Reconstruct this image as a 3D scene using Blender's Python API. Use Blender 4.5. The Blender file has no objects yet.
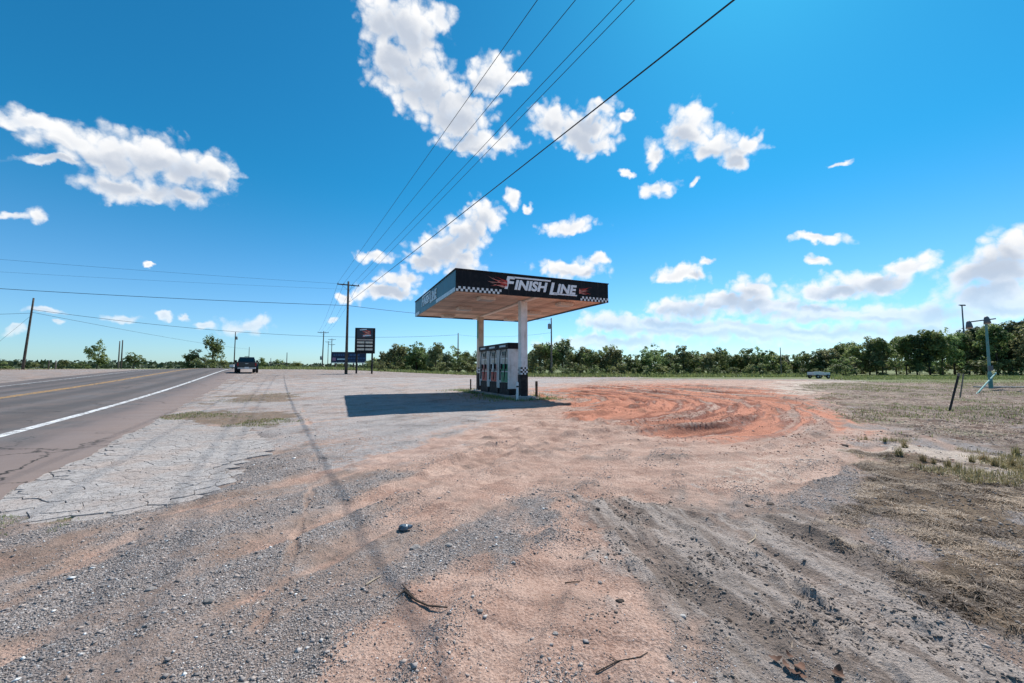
import bpy, bmesh, math, random
import numpy as np
from mathutils import Vector, Matrix, Euler
R = math.radians
random.seed(7)
S = bpy.context.scene
COL = S.collection
# ------------------------------------------------------------------ camera
F_PX, CX, CY, EYE = 404.0, 512.0, 341.5, 1.45
PITCH = math.atan(26.5 / F_PX)
cam_d = bpy.data.cameras.new('camera')
cam_d.sensor_width = 36.0
cam_d.lens = F_PX * 36.0 / 1024.0
cam_d.clip_start = 0.05
cam_d.clip_end = 20000
cam = bpy.data.objects.new('camera', cam_d)
COL.objects.link(cam)
cam.location = (0, 0, EYE)
cam.rotation_euler = (math.pi / 2 + PITCH, 0, 0)
S.camera = cam

def ray(u, v):
    f = Vector((0, math.cos(PITCH), math.sin(PITCH)))
    up = Vector((0, -math.sin(PITCH), math.cos(PITCH)))
    return f + Vector((1, 0, 0)) * ((u - CX) / F_PX) + up * ((CY - v) / F_PX)

# ------------------------------------------------------------------ light
SUN_AZ, SUN_EL = R(35.0), R(50.0)          # azimuth from +Y towards +X
SUN_DIR = Vector((math.sin(SUN_AZ) * math.cos(SUN_EL), math.cos(SUN_AZ) * math.cos(SUN_EL), math.sin(SUN_EL)))
sun_d = bpy.data.lights.new('sun', 'SUN')
sun_d.energy = 5.0
sun_d.angle = R(0.53)
sun_d.color = (1.0, 0.95, 0.88)
sun = bpy.data.objects.new('sun', sun_d)
COL.objects.link(sun)
sun.rotation_euler = (-SUN_DIR).to_track_quat('-Z', 'Y').to_euler()
sun.location = (0, 0, 30)
vs = S.view_settings
vs.view_transform = 'Standard'
vs.look = 'None'
vs.exposure = 0.34
vs.gamma = 1.0
vs.use_curve_mapping = False
S.cycles.use_denoising = True
S.cycles.max_bounces = 6
S.cycles.transparent_max_bounces = 12

class NT:
    """small node-tree helper"""
    def __init__(s, tree):
        s.t = tree; s.n = tree.nodes; s.l = tree.links
    def new(s, kind, **kw):
        n = s.n.new(kind)
        for k, v in kw.items():
            setattr(n, k, v)
        return n
    def put(s, sock, val):
        if hasattr(val, 'is_linked') or isinstance(val, bpy.types.NodeSocket):
            s.l.new(val, sock)
        elif val is not None:
            sock.default_value = val
    def math(s, op, a, b=None, c=None, clamp=False):
        n = s.new('ShaderNodeMath', operation=op, use_clamp=clamp)
        s.put(n.inputs[0], a)
        if b is not None: s.put(n.inputs[1], b)
        if c is not None: s.put(n.inputs[2], c)
        return n.outputs[0]
    def vmath(s, op, a, b=None, out=0):
        n = s.new('ShaderNodeVectorMath', operation=op)
        s.put(n.inputs[0], a)
        if b is not None:
            if op == 'SCALE': s.put(n.inputs['Scale'], b)
            else: s.put(n.inputs[1], b)
        return n.outputs[out]
    def mix(s, fac, a, b, blend='MIX'):
        n = s.new('ShaderNodeMix', data_type='RGBA', blend_type=blend)
        n.clamp_factor = True
        s.put(n.inputs[0], fac)
        s.put(n.inputs[6], a if not isinstance(a, tuple) else (*a[:3], 1))
        s.put(n.inputs[7], b if not isinstance(b, tuple) else (*b[:3], 1))
        return n.outputs[2]
    def noise(s, vec, scale, detail=4, rough=0.55, dist=0.0, col=False, lac=2.0):
        n = s.new('ShaderNodeTexNoise')
        if vec is not None: s.l.new(vec, n.inputs['Vector'])
        n.inputs['Scale'].default_value = scale
        n.inputs['Detail'].default_value = detail
        n.inputs['Roughness'].default_value = rough
        n.inputs['Lacunarity'].default_value = lac
        n.inputs['Distortion'].default_value = dist
        return n.outputs['Color' if col else 0]
    def ramp(s, fac, lo, hi, a=0.0, b=1.0, smooth=True):
        n = s.new('ShaderNodeMapRange')
        n.interpolation_type = 'SMOOTHSTEP' if smooth else 'LINEAR'
        s.put(n.inputs[0], fac)
        for i, v in zip((1, 2, 3, 4), (lo, hi, a, b)):
            s.put(n.inputs[i], v)
        return n.outputs[0]
    def colramp(s, fac, stops):
        n = s.new('ShaderNodeValToRGB')
        s.put(n.inputs[0], fac)
        el = n.color_ramp.elements
        while len(el) < len(stops): el.new(0.5)
        for e, (p, c) in zip(el, stops):
            e.position = p; e.color = (*c, 1)
        return n.outputs[0]

# ------------------------------------------------------------------ world: sky and cumulus clouds
world = bpy.data.worlds.new('World')
S.world = world
world.use_nodes = True
W = NT(world.node_tree)
W.n.clear()
sky = W.new('ShaderNodeTexSky', sky_type='NISHITA')
sky.sun_disc = False
sky.sun_elevation = SUN_EL
sky.sun_rotation = SUN_AZ
sky.altitude = 300
sky.air_density = 1.0
sky.dust_density = 0.35
sky.ozone_density = 3.0
SKY_STRENGTH = 0.071
SKY_TINT = (0.17, 1.20, 1.50)
SKY_TINT_LOW = (0.95, 1.36, 1.70)
CLOUD_LIT = 11.6
CLOUDS = [
 # u, v, rx, ry, tilt(deg, + = right end down)
 (28,124,32,10,12),(68,140,42,15,12),(108,155,44,22,8),(150,160,42,24,0),(185,168,36,26,0),(214,168,18,20,0),(48,163,34,5,8),(112,186,34,11,10),(176,197,44,10,10),
 (34,215,12,8,0),(8,217,20,5,0),
 (384,25,22,30,0),(410,32,28,38,0),(440,14,14,14,0),(392,68,28,22,0),(425,86,36,32,0),(456,112,36,26,0),(488,74,24,17,-15),(512,84,13,9,0),(474,140,34,14,0),(508,142,14,10,0),
 (552,120,22,16,0),(582,127,34,22,0),(594,140,26,14,0),(600,106,16,8,0),(628,118,9,5,0),
 (690,130,21,21,0),(718,148,30,15,0),(748,143,17,15,0),(740,162,14,10,0),(655,155,10,13,0),(629,172,7,4,0),(658,187,20,8,-10),(697,184,5,3,0),
 (570,227,25,8,0),(511,196,8,9,0),(526,207,6,4,0),
 (486,216,16,14,0),(462,234,27,18,-20),(440,250,26,20,0),(464,262,18,16,0),(424,263,17,11,0),(396,281,20,9,0),(384,293,28,8,0),(375,258,15,6,0),
 (572,269,32,9,0),(598,262,12,6,0),
 (678,275,23,7,0),(705,264,7,4,0),(814,241,27,5,0),(815,262,11,5,10),(836,163,11,2.5,-8),
 (1014,258,36,26,-20),(985,278,46,20,-15),(1010,300,80,15,0),(905,266,26,9,-12),(868,282,46,12,-5),(830,292,36,8,0),
 (755,290,28,13,0),(722,302,36,12,0),(765,306,46,10,0),(682,310,36,12,0),(612,322,34,11,0),(652,328,50,9,0),
 (820,314,70,10,0),(905,316,80,12,0),(700,330,100,10,0),(800,336,130,9,0),(950,332,95,11,0),(600,343,70,7,0),
 (122,316,18,4,6),(56,322,12,3,0),(40,312,26,4,0),(8,331,14,4,0),(250,322,26,8,0),(206,327,12,5,0),(166,315,8,4,0),(184,317,5,4,0),(344,295,9,4,0),(332,317,5,3,0),(148,262,5,2,0),
]
def blob_group(name, blobs):
    g = bpy.data.node_groups.new(name, 'ShaderNodeTree')
    g.interface.new_socket('Vector', in_out='INPUT', socket_type='NodeSocketVector')
    g.interface.new_socket('Distance', in_out='OUTPUT', socket_type='NodeSocketFloat')
    G = NT(g)
    gi = G.new('NodeGroupInput'); go = G.new('NodeGroupOutput')
    acc = None
    for (u, v, rx, ry, tilt) in blobs:
        c = ray(u, v).normalized()
        du = (ray(u + 1, v).normalized() - c); dv = (ray(u, v - 1).normalized() - c)
        a, b = du.length * rx * CLOUD_GROW, dv.length * ry * CLOUD_GROW
        x = du.normalized(); z = (dv - dv.dot(x) * x).normalized()
        t = -R(tilt)
        x2 = x * math.cos(t) + z * math.sin(t); z2 = -x * math.sin(t) + z * math.cos(t)
        y2 = z2.cross(x2)
        m = G.new('ShaderNodeMapping', vector_type='TEXTURE')
        if acc is None:
            G.l.new(gi.outputs[0], m.inputs['Vector'])
        else:          # evaluated one after another: keeps the shader's stack small
            ma = G.new('ShaderNodeVectorMath', operation='MULTIPLY_ADD')
            G.l.new(acc, ma.inputs[0]); ma.inputs[1].default_value = (1e-7, 1e-7, 1e-7); G.l.new(gi.outputs[0], ma.inputs[2])
            G.l.new(ma.outputs[0], m.inputs['Vector'])
        m.inputs['Location'].default_value = c
        m.inputs['Rotation'].default_value = Matrix((x2, y2, z2)).transposed().to_euler()
        m.inputs['Scale'].default_value = (a, 0.15, b)
        d = G.vmath('LENGTH', m.outputs[0], out=1)
        acc = d if acc is None else G.math('SMOOTH_MIN', acc, d, 0.25)
    G.l.new(acc, go.inputs[0])
    return g
CLOUD_GROW = 1.34
tc = W.new('ShaderNodeTexCoord')
dirv = W.vmath('NORMALIZE', tc.outputs['Generated'])
sep = W.new('ShaderNodeSeparateXYZ'); W.l.new(dirv, sep.inputs[0])
tint = W.new('ShaderNodeMix', data_type='RGBA', blend_type='MULTIPLY')
tint.inputs[0].default_value = 1.0
W.l.new(sky.outputs[0], tint.inputs[6]); W.l.new(W.mix(W.ramp(sep.outputs[2], 0.0, 0.42), SKY_TINT_LOW, SKY_TINT), tint.inputs[7])
sky_col = tint.outputs[2]
def cloudy(density, tex, Dsun, body):
    alpha = W.math('MULTIPLY', W.ramp(density, -0.04, 0.56), W.ramp(sep.outputs[2], 0.0, 0.20, 0.42, 1.0))
    shade = W.math('MAXIMUM', W.math('MULTIPLY', W.ramp(Dsun, -0.05, 0.6), W.ramp(body, 0.15, 0.75)), W.math('MULTIPLY', W.ramp(body, 0.35, 1.0), 0.35))
    col = W.mix(shade, (1.0, 1.0, 1.0), (0.54, 0.60, 0.70))
    col = W.mix(W.math('MULTIPLY', W.ramp(tex, -0.02, -0.45), 0.55), col, (0.60, 0.71, 0.86))
    return W.mix(alpha, sky_col, W.vmath('SCALE', col, CLOUD_LIT))
def background(col):
    b = W.new('ShaderNodeBackground'); W.l.new(col, b.inputs[0]); b.inputs[1].default_value = SKY_STRENGTH
    return b.outputs[0]
def sector(name, blobs):
    grp = blob_group(name, blobs)
    n1 = W.vmath('SCALE', W.vmath('SUBTRACT', W.noise(dirv, 9, 2, 0.5, col=True), (0.5, 0.5, 0.5)), 0.050)
    n2 = W.vmath('SCALE', W.vmath('SUBTRACT', W.noise(dirv, 30, 4, 0.55, col=True), (0.5, 0.5, 0.5)), 0.033)
    warped = W.vmath('ADD', W.vmath('ADD', dirv, n1), n2)
    def field(vec):
        n = W.new('ShaderNodeGroup'); n.node_tree = grp
        W.l.new(vec, n.inputs[0])
        return W.math('SUBTRACT', 1.0, n.outputs[0])
    fine = W.math('SUBTRACT', W.noise(dirv, 38, 7, 0.58), 0.5)
    vor = W.new('ShaderNodeTexVoronoi', feature='F1')
    W.l.new(warped, vor.inputs['Vector']); vor.inputs['Scale'].default_value = 46
    billow = W.math('SUBTRACT', 0.42, vor.outputs['Distance'])
    tex = W.math('ADD', W.math('MULTIPLY', fine, 0.75), W.math('MULTIPLY', billow, 0.55))
    body = field(warped)
    D = W.math('ADD', body, tex)
    sx = W.vmath('ADD', warped, tuple((SUN_DIR - ray(512, 250).normalized()).normalized() * 0.036))
    Dsun = W.math('ADD', field(sx), W.math('MULTIPLY', tex, 0.25))
    return background(cloudy(D, tex, Dsun, body))
B1, B2 = 290, 641
def cut(u):          # vertical plane through the viewpoint: 1 to the right of column u
    k = (u - CX) / F_PX / math.cos(PITCH)
    return W.math('GREATER_THAN', W.math('SUBTRACT', sep.outputs[0], W.math('MULTIPLY', sep.outputs[1], k)), 0.0)
def choose(fac, a, b):
    m = W.new('ShaderNodeMixShader'); W.l.new(fac, m.inputs[0]); W.l.new(a, m.inputs[1]); W.l.new(b, m.inputs[2]); return m.outputs[0]
secL = sector('clouds_west', [c for c in CLOUDS if c[0] < B1])
secC = sector('clouds_ahead', [c for c in CLOUDS if B1 <= c[0] < B2 or (c[0] >= B2 and c[0] - c[2] * 1.5 < B2 and c[1] > 290)])
secR = sector('clouds_east', [c for c in CLOUDS if c[0] >= B2 or (c[0] + c[2] * 1.5 > B2 and c[1] > 290)])
# scattered clouds over the rest of the sky, behind and above the viewpoint
gn = W.noise(dirv, 5.0, 7, 0.58)
gfade = W.ramp(sep.outputs[1], 0.12, -0.2, -2.0, 0.0)
gD = W.math('ADD', W.math('MULTIPLY', W.math('ADD', gn, -0.57), 6.0), gfade)
secB = background(cloudy(gD, W.math('SUBTRACT', gn, 0.5), gD, gD))
ahead = choose(cut(B1), secL, choose(cut(B2), secC, secR))
sky_all = choose(W.math('GREATER_THAN', sep.outputs[1], 0.12), secB, ahead)
sky_all = choose(W.math('GREATER_THAN', sep.outputs[2], -0.01), background(sky_col), sky_all)
wo = W.new('ShaderNodeOutputWorld')
W.l.new(sky_all, wo.inputs[0])
world.cycles.sampling_method = 'MANUAL'
world.cycles.sample_map_resolution = 256

# ------------------------------------------------------------------ helpers: noise, terrain
def _h(ix, iy, seed):
    n = (ix.astype(np.int64) * 374761393 + iy.astype(np.int64) * 668265263 + seed * 144665) & 0xFFFFFFFF
    n = ((n ^ (n >> 13)) * 1274126177) & 0xFFFFFFFF
    return ((n ^ (n >> 16)) & 0xFFFF) / 65535.0
def vnoise(x, y, seed=0):
    ix = np.floor(x); iy = np.floor(y); fx = x - ix; fy = y - iy
    fx = fx * fx * fx * (fx * (fx * 6 - 15) + 10); fy = fy * fy * fy * (fy * (fy * 6 - 15) + 10)
    a = _h(ix, iy, seed); b = _h(ix + 1, iy, seed); c = _h(ix, iy + 1, seed); d = _h(ix + 1, iy + 1, seed)
    return (a + (b - a) * fx) * (1 - fy) + (c + (d - c) * fx) * fy
def fbm(x, y, seed=0, oct=4, rough=0.5):
    s = 0; amp = 1.0; tot = 0
    for o in range(oct):
        s = s + amp * vnoise(x * 2 ** o + 17.3 * o, y * 2 ** o + 9.1 * o, seed + o); tot += amp; amp *= rough
    return s / tot
def sst(a, b, x):
    t = np.clip((x - a) / (b - a), 0, 1)
    return t * t * (3 - 2 * t)
EX, EY = -0.526, 0.850            # direction of the road
NX, NY = 0.850, 0.526             # right-hand normal of the road
def terrain(x, y):
    s = x * EX + y * EY; n = x * NX + y * NY
    z = 1.22 * sst(12, 86, s) * (1 - 0.9 * sst(8, 38, n))
    return z
def tz(x, y): return float(terrain(np.array([float(x)]), np.array([float(y)]))[0])
def gp(u, v, zoff=0.0):
    """point of the ground seen at a photograph pixel"""
    r = ray(u, v); z = 0.0
    for i in range(30):
        if r.z > -1e-4: t = 400.0
        else: t = min((z + zoff - EYE) / r.z, 400)
        p = Vector((0, 0, EYE)) + r * t
        z = 0.6 * z + 0.4 * tz(p.x, p.y)
    return p
def at(u, d):
    """ground point in the vertical plane of column u, at depth d"""
    x = (u - CX) / F_PX * d
    return Vector((x, d, tz(x, d)))
def zpix(v, d):
    """height of a pixel row at depth d"""
    r = ray(512, v)
    return EYE + r.z / r.y * d
def poly_sd(x, y, poly):
    """signed distance, positive inside"""
    dmin = np.full(x.shape, 1e9); inside = np.zeros(x.shape, bool)
    m = len(poly)
    for i in range(m):
        ax, ay = poly[i]; bx, by = poly[(i + 1) % m]
        ex, ey = bx - ax, by - ay
        t = np.clip(((x - ax) * ex + (y - ay) * ey) / (ex * ex + ey * ey + 1e-12), 0, 1)
        d = np.hypot(x - ax - t * ex, y - ay - t * ey)
        dmin = np.minimum(dmin, d)
        c = ((ay > y) != (by > y)) & (x < ex * (y - ay) / (ey if abs(ey) > 1e-9 else 1e-9) + ax)
        inside ^= c
    return np.where(inside, dmin, -dmin)
def wpoly(px): return [(gp(u, v).x, gp(u, v).y) for u, v in px]

APRON = wpoly([(-60,524),(0,519),(40,524),(95,521),(150,512),(195,502),(232,488),(247,470),(262,448),(268,436),(240,428),(205,424),(172,419),(152,416),(75,458),(0,497),(-60,530)])
RED = wpoly([(535,390),(600,384),(700,385),(780,390),(838,406),(850,424),(810,442),(730,442),(640,432),(570,414)])
PINK = wpoly([(395,470),(470,430),(540,398),(545,384),(640,380.5),(800,380.5),(860,384),(850,400),(850,420),(915,436),(880,462),(800,490),(700,498),(600,492),(500,520),(430,500)])
PINK2 = wpoly([(360,683),(420,590),(530,560),(575,520),(640,540),(650,600),(700,683)])
MUD = wpoly([(595,505),(680,497),(800,508),(850,520),(930,580),(1040,650),(1060,760),(760,760),(700,660),(640,590)])
DEAD = wpoly([(880,455),(960,470),(1060,480),(1100,640),(1010,640),(930,570),(860,520),(838,490)])
PALE = wpoly([(850,440),(900,440),(1040,462),(1080,488),(960,480),(880,462)])
SANDY = wpoly([(640,470),(720,455),(850,436),(890,462),(850,490),(760,500),(690,495)])
SANDY2 = wpoly([(780,381.5),(900,381),(930,385),(850,392),(800,396),(770,388)])
FIELD = wpoly([(800,384),(900,380),(1100,378),(1100,462),(980,452),(890,430),(840,412)])
GREENF = wpoly([(640,378.5),(830,379.5),(900,382.5),(1200,382.5),(1200,372),(640,372)])
LOTG = wpoly([(160,414),(228,382),(330,378),(600,378),(560,395),(500,425),(420,455),(330,470),(270,440),(232,420)])
WEEDY = wpoly([(160,417),(215,424),(262,427),(300,423),(298,412),(240,411),(190,413)])
WEEDY2 = wpoly([(203,404),(245,403.5),(306,399),(300,392),(240,393)])
CARC = (0.6, 19.0)
def masks(x, y, only=None):
    w = fbm(x * 0.9, y * 0.9, 3, 5, 0.55) - 0.5
    w2 = fbm(x * 3.1, y * 3.1, 11, 4, 0.6) - 0.5
    r = np.hypot(x, y)
    k = 0.35 + 0.05 * r
    def m(poly, soft, amp=1.6):
        d = poly_sd(x, y, poly) + (w * amp + w2 * 0.6) * k * 2
        return sst(-soft * k, soft * k, d)
    if only == 'dead': return {'dead': m(DEAD, 0.55)}
    if only == 'field': return {'field': m(FIELD, 0.8)}
    o = {}
    o['red'] = m(RED, 2.6)
    o['pink'] = np.maximum(m(PINK, 1.6), m(PINK2, 0.6))
    o['mud'] = m(MUD, 0.7)
    o['dead'] = m(DEAD, 0.55)
    o['pale'] = np.maximum(np.maximum(m(PALE, 0.6), 0.42 * m(SANDY, 1.6)), 0.8 * m(SANDY2, 0.8))
    o['field'] = m(FIELD, 0.8)
    o['green'] = m(GREENF, 1.0, 1.0)
    o['lot'] = m(LOTG, 1.2)
    o['weedy'] = np.maximum(m(WEEDY, 0.5), m(WEEDY2, 0.5))
    n = x * NX + y * NY; s = x * EX + y * EY
    o['green'] = np.maximum(o['green'], np.maximum(sst(-30, -34, n), sst(95, 110, y + 0.25 * np.abs(x))))
    return o
def tracks(x, y):
    """tyre-track relief, about -1..1, and its direction-aligned streak value"""
    dx, dy = x - CARC[0], y - CARC[1]
    rr = np.hypot(dx, dy * 0.82); th = np.arctan2(dy, dx)
    rr2 = rr + 1.1 * (fbm(x * 0.22, y * 0.22, 21, 3) - 0.5) + 0.5 * np.sin(th * 2.3)
    a = fbm(rr2 * 3.4, th * 2.0, 31, 3, 0.6) - 0.5
    b = 1 - 2 * np.abs(fbm(rr2 * 1.5 + 40, th * 1.5, 35, 2) - 0.5) * 2
    circ = a * 1.3 + b * 0.35
    # straight passes parallel to the road frontage and out to the right
    c1, s1 = math.cos(R(62)), math.sin(R(62))
    p = x * s1 - y * c1; q = x * c1 + y * s1
    st1 = fbm(p * 3.0, q * 0.25, 41, 4, 0.6) - 0.5
    c2, s2 = math.cos(R(101)), math.sin(R(101))
    p = x * s2 - y * c2; q = x * c2 + y * s2
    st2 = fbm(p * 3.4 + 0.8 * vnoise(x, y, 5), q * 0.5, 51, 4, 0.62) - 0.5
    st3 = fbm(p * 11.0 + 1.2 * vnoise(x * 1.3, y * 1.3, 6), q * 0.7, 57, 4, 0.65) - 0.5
    pr = fbm(rr2 * 3.2 + 91, th * 1.5, 131, 4, 0.65) - 0.5          # clay streaks along the tyre ruts, their dark tone standing in for rut shade
    return circ, st1, st2, pr, st3
TRACKS = [  # photograph course of the tyre tracks, half width (m), depth (m)
 ([(110,690),(190,640),(262,590),(330,548),(430,500),(560,456),(700,430),(790,414)], .17, .030),
 ([(250,640),(290,560),(312,490),(316,440),(300,400)], .035, .014),
 ([(0,604),(120,548),(250,500),(360,466),(480,436),(600,410)], .16, .026),
 ([(-40,668),(150,590),(300,527),(420,482),(560,440),(660,423)], .14, .028),
 ([(-20,566),(150,522),(250,492),(400,450),(520,420)], .18, .022),
 ([(560,690),(582,630),(590,560),(603,520),(650,482),(730,450),(810,428)], .15, .03),
 ([(700,690),(690,610),(702,545),(760,500),(840,465),(885,444)], .12, .03),
 ([(470,690),(520,600),(600,520),(700,470),(815,440),(850,415)], .16, .028),
 ([(350,690),(420,600),(520,530),(640,475),(760,445)], .13, .02),
 ([(450,470),(540,440),(640,428),(720,424),(790,412),(800,402),(750,393),(680,388),(600,386)], .20, .07),
 ([(470,455),(560,430),(660,420),(730,412),(760,403),(730,395),(660,391),(590,389)], .18, .07),
 ([(500,436),(600,416),(680,406),(700,399),(670,394),(600,391)], .18, .07),
]
MUDTR = [
 ([(1010,700),(930,622),(850,562),(760,516),(690,482)], .13, .035), ([(935,700),(862,622),(790,562),(720,512)], .10, .03),
 ([(862,700),(800,622),(742,560),(690,516)], .12, .03), ([(1060,665),(940,592),(870,552),(800,520)], .09, .03), ([(900,700),(830,622),(765,560)], .06, .035)]
TRACKS = [(wpoly(p), w, d) for p, w, d in TRACKS]; MUDTR = [(wpoly(p), w, d) for p, w, d in MUDTR]
def smooth_line(pts, k=3):
    for _ in range(k):
        q = [pts[0]]
        for a, b in zip(pts, pts[1:]):
            q += [(a[0] * .75 + b[0] * .25, a[1] * .75 + b[1] * .25), (a[0] * .25 + b[0] * .75, a[1] * .25 + b[1] * .75)]
        pts = q + [pts[-1]]
        if len(pts) > 26: break
    return pts
TRACKS = [(smooth_line(p), w, d) for p, w, d in TRACKS]; MUDTR = [(smooth_line(p), w, d) for p, w, d in MUDTR]
def rut_field(x, y, lines, seed):
    z = np.zeros_like(x); c = np.zeros_like(x)
    wob = (fbm(x * 1.4, y * 1.4, seed, 3) - 0.5) * 0.22
    for i, (pts, w, dep) in enumerate(lines):
        bx = [p[0] for p in pts]; by = [p[1] for p in pts]
        idx = np.where((x > min(bx) - 1.2) & (x < max(bx) + 1.2) & (y > min(by) - 1.2) & (y < max(by) + 1.2))[0]
        if not len(idx): continue
        xs, ys = x[idx], y[idx]
        dm = np.full(len(idx), 1e9)
        for (ax, ay), (bx_, by_) in zip(pts, pts[1:]):
            ex, ey = bx_ - ax, by_ - ay
            t = np.clip(((xs - ax) * ex + (ys - ay) * ey) / (ex * ex + ey * ey + 1e-12), 0, 1)
            dm = np.minimum(dm, np.hypot(xs - ax - t * ex, ys - ay - t * ey))
        dm = np.abs(dm + wob[idx])
        cont = np.clip((fbm(xs * 1.1, ys * 1.1, seed + 7 + i, 4, 0.6) - 0.36) * 4, 0, 1)     # tracks fade in and out
        core = (1 - sst(w * 0.3, w * 1.7, dm + 0.25 * w * (fbm(xs * 9, ys * 9, seed + 5, 2) - 0.5))) * cont
        berm = np.exp(-((dm - w * 1.45) / (w * 0.4)) ** 2) * cont
        z[idx] += -dep * core + dep * 0.8 * berm * (0.5 + fbm(xs * 5, ys * 5, seed + 3, 2))
        c[idx] = np.maximum(c[idx], core)
    return z, c
def ground_parts(x, y):
    o = masks(x, y)
    circ, st1, st2, pr, st3 = tracks(x, y)
    r = np.hypot(x, y)
    fore = 1 - sst(5, 16, r)
    wr = np.maximum(o['red'], 0.25 * o['pink'])
    wm = np.maximum(o['mud'], 0.0)
    z = 0.26 * circ * wr + 0.05 * st1 * (1 - wr) * (1 - wm) * (1 - 0.7 * o['lot']) + 0.085 * st2 * wm
    z = z + 0.05 * (fbm(x * 0.8, y * 0.8, 61, 4, 0.5) - 0.5) + 0.022 * (fbm(x * 5, y * 5, 71, 3, 0.6) - 0.5) * (0.4 + 0.6 * fore)
    z = z + 0.10 * (fbm(x * 5, y * 5, 75, 4, 0.65) - 0.4) * o['dead'] + 0.16 * (fbm(x * 1.6, y * 1.6, 77, 5, 0.65) - 0.5) * o['field']
    z = z + 0.05 * (fbm(x * 7, y * 7, 79, 3, 0.65) - 0.5) * wm + 0.05 * (fbm(x * 4, y * 4, 83, 3) - 0.5) * o['weedy']
    o['st1'] = st1; o['st2'] = st2; o['circ'] = circ; o['pr'] = pr; o['st3'] = st3
    zr, cr = rut_field(x, y, TRACKS, 401); zm, cm = rut_field(x, y, MUDTR, 431)
    z = z + zr * (1 - o['dead']) + zm * o['mud']; o['track'] = cr * (1 - o['mud'] * 0.5); o['mudtr'] = cm
    n = x * NX + y * NY
    road = sst(-2.3, -3.3, n) * sst(-15.4, -14.4, n)
    ap = sst(-0.1, 0.25, poly_sd(x, y, APRON))
    cut = np.maximum(road, ap)
    z = z * (1 - cut) - 0.10 * road - 0.02 * ap * (1 - road)
    o['cut'] = cut
    return z, o
def gz(x, y):
    x = np.atleast_1d(np.asarray(x, float)); y = np.atleast_1d(np.asarray(y, float))
    return terrain(x, y) + ground_parts(x, y)[0]
def gz1(x, y): return float(gz(x, y)[0])

# ------------------------------------------------------------------ helpers: materials and meshes
MATS = {}
def material(name, col, rough=0.8, metal=0.0, spec=0.3, var=0.25, scale=6.0, bump=0.15, bscale=40.0, dirt=None, dirt_amt=0.0, rnd=0.0, streak=None, streak_amt=0.5):
    m = bpy.data.materials.new(name); m.use_nodes = True
    T = NT(m.node_tree); bs = T.n['Principled BSDF']
    tcn = T.new('ShaderNodeTexCoord'); co = tcn.outputs['Object']
    a = T.noise(co, scale, 5, 0.6)
    c = T.mix(T.ramp(a, 0.3, 0.7), tuple(v * (1 - var) for v in col), tuple(min(1, v * (1 + var * 0.6)) for v in col))
    if dirt:
        c = T.mix(T.math('MULTIPLY', T.ramp(T.noise(co, scale * 0.6, 7, 0.68), 0.46, 0.68), dirt_amt), c, dirt)
    if streak:
        mp = T.new('ShaderNodeMapping'); T.l.new(co, mp.inputs['Vector']); mp.inputs['Scale'].default_value = (5.5, 5.5, 0.5)
        c = T.mix(T.math('MULTIPLY', T.ramp(T.noise(mp.outputs[0], 1.6, 5, 0.65), 0.52, 0.72), streak_amt), c, streak)
    if rnd:
        oi = T.new('ShaderNodeObjectInfo')
        h = T.new('ShaderNodeHueSaturation')
        T.l.new(T.ramp(oi.outputs['Random'], 0, 1, 1 - rnd, 1 + rnd, False), h.inputs['Value'])
        T.l.new(c, h.inputs['Color']); c = h.outputs[0]
    T.l.new(c, bs.inputs['Base Color'])
    bs.inputs['Roughness'].default_value = rough
    bs.inputs['Metallic'].default_value = metal
    bs.inputs['Specular IOR Level'].default_value = spec
    if bump:
        b = T.new('ShaderNodeBump'); b.inputs['Strength'].default_value = bump; b.inputs['Distance'].default_value = 0.02
        T.l.new(T.noise(co, bscale, 5, 0.6), b.inputs['Height']); T.l.new(b.outputs[0], bs.inputs['Normal'])
    MATS[name] = m
    return m
def prop(o, label=None, cat=None, group=None, kind=None):
    if label: o['label'] = label
    if cat: o['category'] = cat
    if group: o['group'] = group
    if kind: o['kind'] = kind
    return o
def link_mesh(name, me, mat, parent=None, loc=None):
    o = bpy.data.objects.new(name, me); COL.objects.link(o)
    if mat is not None:
        me.materials.clear(); me.materials.append(MATS[mat] if isinstance(mat, str) else mat)
    if parent is not None: o.parent = parent
    if loc is not None: o.location = loc
    return o
def empty(name, loc, rz=0.0):
    o = bpy.data.objects.new(name, None); COL.objects.link(o)
    o.empty_display_size = 0.3; o.location = loc; o.rotation_euler = (0, 0, rz)
    return o
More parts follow.
